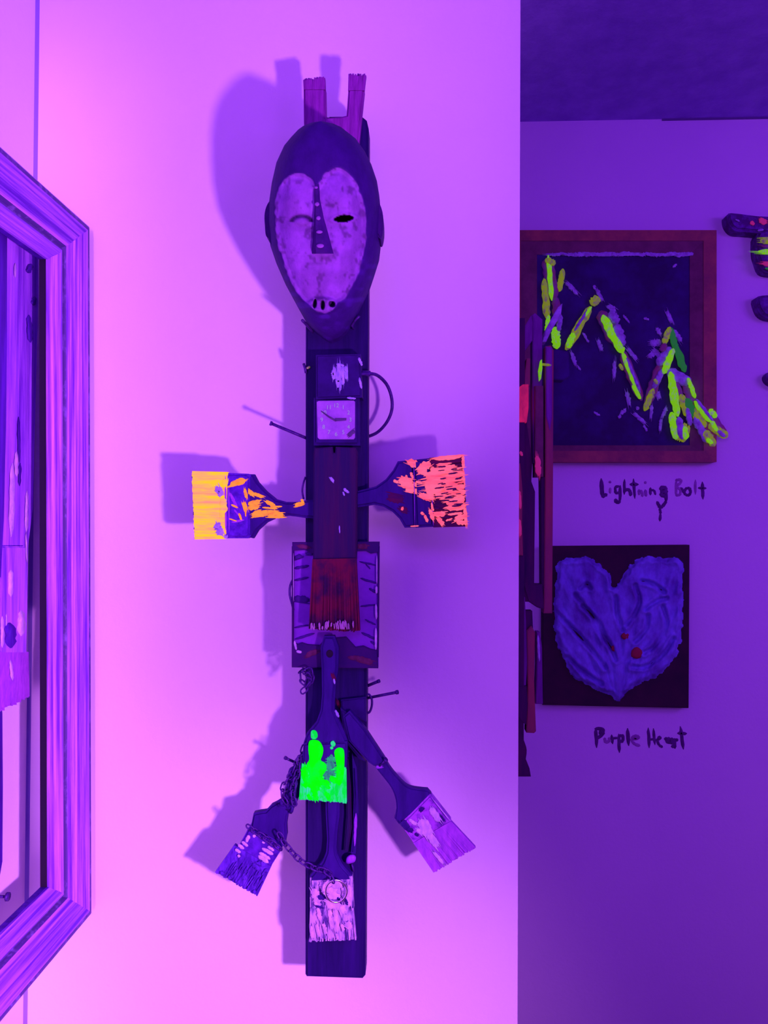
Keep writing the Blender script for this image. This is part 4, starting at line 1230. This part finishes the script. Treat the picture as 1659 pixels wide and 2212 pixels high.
for line in RIDGES:
    dd = np.full(gx.shape, 1e9)
    ln = spline(line, 6, False)
    for (x1, y1), (x2, y2) in zip(ln, ln[1:]):
        ex, ey = x2 - x1, y2 - y1
        t = np.clip(((gx - x1) * ex + (gy - y1) * ey) / (ex * ex + ey * ey + 1e-9), 0, 1)
        dd = np.minimum(dd, np.hypot(gx - x1 - t * ex, gy - y1 - t * ey))
    hh += sstep(0, 8, sd) * (-0.009 * np.exp(-(dd / 4.0) ** 2) + 0.005 * np.exp(-((dd - 8) / 4.0) ** 2))
nvh, nuh = gx.shape
keep = sd > -1.5
idx = {}
mb = MB()
vv = []
for j in range(nvh):
    for i in range(nuh):
        if keep[j, i]:
            idx[(j, i)] = len(vv)
            vv.append(W(gx[j, i], gy[j, i], YH + 0.001 - max(hh[j, i], 0)))
ff = [(idx[(j, i)], idx[(j, i + 1)], idx[(j + 1, i + 1)], idx[(j + 1, i)]) for j in range(nvh - 1) for i in range(nuh - 1) if all(k in idx for k in ((j, i), (j, i + 1), (j + 1, i + 1), (j + 1, i)))]
mb.add(vv, ff, True)
ht = mb.build('heart', M['heart'], heart)
tag(ht, 'thick ridged blue-violet paint heart')
for (x, y, r) in ((1351, 1374, 9), (1376, 1411, 13), (1327, 1400, 7)):
    MB().ring_blob([(x + r * math.cos(a) * (1 + .3 * (rnd() - .5)), y + r * math.sin(a) * (1 + .3 * (rnd() - .5))) for a in [k * math.pi / 6 for k in range(12)]], YH - 0.014, 0.005).build('red_spot', M['heart_red'], heart)

# ------------------------------------------------------------------ hand lettering painted on the far wall
def letters(name, label, ox, oy, sc, data, base_px):
    b = W(base_px[0], base_px[1], YB)
    t_ = thing(name, label, 'lettering', (b.x, YB, b.z))
    for (ch, m, strokes) in data:
        mb_ = MB()
        for (w, *pts) in strokes:
            P = [(ox + x / sc, oy + y / sc) for x, y in pts]
            if len(P) == 1:
                x, y = P[0]
                r = w / sc / 2
                mb_.ring_blob([(x + r * math.cos(a) * (1 + .25 * (rnd() - .5)), y + r * math.sin(a) * (1 + .25 * (rnd() - .5))) for a in [k * math.pi / 6 for k in range(12)]], YB - 0.0002, 0.0012)
            else:
                for a, c in zip(P, P[1:]):
                    dx, dy = c[0] - a[0], c[1] - a[1]
                    L_ = math.hypot(dx, dy) or 1
                    e = w / sc * 0.35 / L_
                    mb_.stroke(a[0] - dx * e, a[1] - dy * e, c[0] + dx * e, c[1] + dy * e, w / sc * 1.18, YB - 0.0002, 0.0012, jit=.18, n=6, dry=False)
        mb_.build('letter', M[m], t_)
    return t_


letters('painted_lettering', "hand-painted dark words 'Lightning Bolt' on the far wall under the lightning painting", 1270, 1010, 5.925, [
    ('L', 'ink', [(46, (170, 150), (185, 370)), (42, (185, 370), (238, 345))]),
    ('i', 'ink_faint', [(30, (285, 265), (285, 325)), (36, (283, 185))]),
    ('g', 'ink', [(30, (400, 240), (352, 245), (350, 325), (405, 325)), (34, (415, 235), (408, 440)), (42, (408, 440), (360, 440), (355, 410))]),
    ('h', 'ink', [(30, (470, 155), (465, 340)), (38, (465, 300), (510, 275), (545, 310), (545, 355))]),
    ('t', 'ink', [(34, (583, 150), (600, 390)), (42, (545, 215), (635, 215))]),
    ('n', 'ink_faint', [(30, (655, 285), (655, 345)), (32, (655, 300), (690, 305), (700, 365))]),
    ('i', 'ink_faint', [(34, (735, 290), (745, 362)), (38, (735, 192))]),
    ('n', 'ink', [(30, (800, 262), (800, 345)), (26, (800, 290), (845, 290), (865, 345))]),
    ('g', 'ink', [(104, (972, 308)), (60, (930, 270), (1000, 270)), (60, (935, 345), (1000, 350)), (38, (1000, 300), (1002, 430), (955, 500), (920, 505)), (36, (885, 440), (920, 510)), (30, (922, 510), (930, 590), (920, 680))]),
    ('B', 'ink_faint', [(28, (1130, 160), (1128, 360)), (30, (1125, 160), (1190, 155), (1195, 190), (1130, 240)), (30, (1130, 240), (1190, 285), (1180, 350), (1130, 358))]),
    ('o', 'ink', [(32, (1235, 320), (1250, 270), (1300, 262), (1318, 310), (1300, 352), (1255, 352), (1235, 320)), (34, (1190, 262), (1240, 325))]),
    ('l', 'ink_faint', [(28, (1376, 160), (1376, 340))]),
    ('t', 'ink', [(34, (1465, 190), (1472, 400)), (30, (1415, 262), (1508, 265))])], (1410, 1060))
letters('painted_lettering', "hand-painted dark words 'Purple Heart' on the far wall under the heart painting", 1270, 1550, 6.9125, [
    ('P', 'ink', [(46, (118, 165), (130, 440)), (44, (110, 168), (228, 168), (228, 250), (140, 310)), (36, (180, 200), (185, 250))]),
    ('u', 'ink_faint', [(40, (250, 310), (265, 370), (315, 360), (318, 305))]),
    ('r', 'ink', [(36, (355, 265), (370, 385)), (36, (370, 312), (432, 305))]),
    ('p', 'ink', [(42, (460, 255), (470, 515)), (40, (460, 275), (530, 270), (522, 350), (470, 365))]),
    ('l', 'ink', [(44, (592, 170), (608, 410))]),
    ('e', 'ink_faint', [(38, (640, 330), (765, 305), (735, 270), (665, 285), (655, 350), (705, 400), (770, 420)), (40, (680, 310), (730, 320))]),
    ('H', 'ink', [(40, (902, 160), (915, 445)), (36, (978, 170), (1000, 400)), (34, (910, 330), (1000, 320))]),
    ('e', 'ink', [(34, (1010, 340), (1090, 310), (1060, 285), (1035, 345), (1060, 410), (1110, 440))]),
    ('a', 'ink', [(110, (1205, 345)), (100, (1255, 350)), (60, (1165, 320)), (60, (1270, 430))]),
    ('r', 'ink', [(44, (1290, 320), (1300, 455)), (38, (1295, 330), (1340, 335))]),
    ('t', 'ink', [(44, (1380, 140), (1425, 465)), (42, (1345, 235), (1468, 238))])], (1385, 1600))

# ------------------------------------------------------------------ slat sculpture on the side of the front wall
YS = 1.55
sp = W(1150, 1678, YS)
slat = thing('slat_sculpture', 'narrow assemblage of dark and reddish slats seen edge-on beside the front wall edge', 'sculpture', (XE, YS, sp.z))
zt_, zb_ = W(1130, 690, YS).z, W(1130, 1660, YS).z
MB().box((XE, YS - 0.01, zb_), (W(1127, 1106, YS).x + 0.004, YS + 0.07, zt_)).build('backing_post', M['side_dark'], slat)


def sl(pts, m, Y=YS, th=0.03, name='slat', lab=None):
    o_ = plate(name, pts, Y, th, M[m], slat, bev=0.0015)
    if lab:
        o_['label'] = lab
    return o_


sl([(1150, 680), (1156, 676), (1172, 690), (1171, 800), (1168, 1000), (1152, 1000), (1150, 840)], 'side_violet', YS + 0.01)
sl([(1112, 745), (1127, 715), (1148, 680), (1151, 700), (1150, 735), (1132, 760), (1112, 800)], 'side_violet', YS - 0.005, name='branch')
sl([(1205, 664), (1215, 655), (1212, 680), (1190, 716), (1180, 738), (1172, 738), (1180, 710)], 'bolt_violet', YS + 0.02, name='branch')
sl([(1194, 757), (1202, 754), (1229, 760), (1231, 812), (1218, 821), (1192, 820)], 'canvas_dark', YS + 0.01, name='block')
sl([(1178, 748), (1190, 746), (1196, 756), (1195, 1000), (1193, 1325), (1175, 1325), (1178, 1000)], 'side_red', YS, name='long_stick', lab='long red-brown upright stick')
sl([(1179, 748), (1193, 750), (1193, 900), (1188, 930), (1180, 900)], 'side_violet', YS - 0.002, 0.01)
sl([(1168, 778), (1171, 776), (1172, 795), (1169, 818), (1166, 822), (1164, 800)], 'lime', YS - 0.012, 0.012, name='green_sliver', lab='glowing green sliver')
MB().tube([W(1171, 787, YS - 0.006), W(1190, 789, YS)], 0.0026, 6).build('yellow_peg', M['olive'], slat)
sl([(1138, 774), (1146, 774), (1145, 832), (1142, 834), (1130, 834), (1134, 800)], 'side_red', YS - 0.01)
sl([(1116, 840), (1130, 830), (1142, 830), (1142, 880), (1138, 912), (1116, 912)], 'red_far', YS - 0.012, name='red_block', lab='glowing crimson block')
sl([(1156, 833), (1174, 833), (1174, 1030), (1155, 1030)], 'gilt_red_dark', YS - 0.002)
sl([(1112, 905), (1138, 912), (1150, 1000), (1148, 1040), (1156, 1062), (1154, 1262), (1148, 1300), (1112, 1300)], 'side_dark', YS + 0.004)
sl([(1168, 1030), (1178, 1030), (1178, 1290), (1170, 1262)], 'side_dark', YS + 0.004)
sl([(1110, 1010), (1124, 1000), (1129, 1060), (1128, 1130), (1130, 1200), (1110, 1200)], 'side_red', YS - 0.016)
mb = MB()
for (x1, y1, x2, y2, w) in ((1122, 1122, 1124, 1158, 7), (1122, 1060, 1124, 1100, 6), (1124, 975, 1128, 985, 6), (1160, 985, 1164, 1028, 12)):
    mb.stroke(x1, y1, x2, y2, w, YS - 0.018, 0.002)
mb.build('red_daub', M['crimson_speck'], slat)
sl([(1130, 1262), (1172, 1262), (1178, 1318), (1160, 1312), (1142, 1300)], 'side_dark', YS + 0.002, name='block')
sl([(1112, 1290), (1134, 1290), (1140, 1420), (1136, 1490), (1112, 1490)], 'side_violet', YS - 0.004)
sl([(1132, 1320), (1150, 1320), (1152, 1370), (1140, 1400), (1132, 1380)], 'side_dark', YS + 0.006)
sl([(1138, 1362), (1148, 1352), (1156, 1366), (1154, 1470), (1158, 1580), (1154, 1584), (1137, 1583), (1140, 1480)], 'side_red', YS - 0.006)
sl([(1160, 1366), (1167, 1366), (1171, 1400), (1173, 1521), (1157, 1521), (1160, 1440)], 'side_violet', YS + 0.008)
mb = MB(); mb.stroke(1162, 1372, 1165, 1430, 6, YS + 0.008, 0.002); mb.build('pale_daub', M['bolt_violet'], slat)
sl([(1110, 1484), (1138, 1482), (1140, 1520), (1137, 1566), (1128, 1560), (1110, 1536)], 'side_dark', YS - 0.012, name='block')
sl(spline([(1110, 1560), (1122, 1576), (1132, 1600), (1138, 1620), (1136, 1640)], 3, False) + [(1144, 1660), (1147, 1678), (1110, 1678)], 'side_dark', YS - 0.014, name='brush_end', lab='dark flared brush end at the foot')

# ------------------------------------------------------------------ pieces at the right edge on the far wall
wp = W(1680, 584, YB)
fig = thing('driftwood_figure', 'dark speckled driftwood figure with a green band at the right edge of the far wall', 'sculpture', (wp.x, YB, wp.z))
plate('arm', spline([(1576, 459), (1600, 460), (1640, 465), (1700, 468), (1740, 474), (1740, 508), (1690, 506), (1646, 502), (1612, 499), (1591, 497), (1578, 485), (1573, 470)], 3), YB - 0.045, 0.045, M['wood_speck'], fig, bev=0.008, seg=3)
plate('body', spline([(1640, 500), (1690, 500), (1720, 520), (1724, 560), (1704, 590), (1672, 590), (1650, 584), (1640, 562), (1635, 540)], 3), YB - 0.040, 0.040, M['wood_speck'], fig, bev=0.007, seg=3)
for (x1, y1, x2, y2, w, m, yy) in ((1637, 543, 1722, 546, 11, 'lime', .042), (1642, 520, 1716, 522, 16, 'olive', .041), (1644, 532, 1700, 532, 7, 'bolt_brown', .043), (1646, 569, 1700, 572, 11, 'crimson_speck', .041), (1652, 580, 1690, 582, 6, 'pine', .0405), (1622, 478, 1629, 486, 9, 'crimson_speck', .046), (1640, 474, 1656, 482, 12, 'crimson_speck', .046), (1588, 474, 1598, 478, 4, 'bolt_violet', .046), (1636, 498, 1650, 496, 5, 'bolt_violet', .045)):
    mb = MB(); mb.stroke(x1, y1, x2, y2, w, YB - yy, 0.003); mb.build('painted_band', M[m], fig)
w2 = W(1670, 680, YB)
o = plate('driftwood_piece', spline([(1635, 642), (1660, 636), (1700, 640), (1712, 660), (1700, 684), (1668, 688), (1648, 680), (1638, 664)], 3), YB - 0.035, 0.035, M['wood_speck'], bev=0.008, seg=3, loc=(w2.x, YB, w2.z))
tag(o, 'small dark driftwood lump on the far wall below the speckled driftwood figure', 'driftwood')
o2 = None
w3 = W(1680, 830, YB)
o = plate('driftwood_piece', spline([(1656, 812), (1672, 800), (1710, 802), (1716, 824), (1690, 836), (1664, 828)], 3), YB - 0.03, 0.03, M['wood_speck'], bev=0.006, seg=3, loc=(w3.x, YB, w3.z))
tag(o, 'sliver of dark driftwood at the right picture edge, lowest on the far wall', 'driftwood')
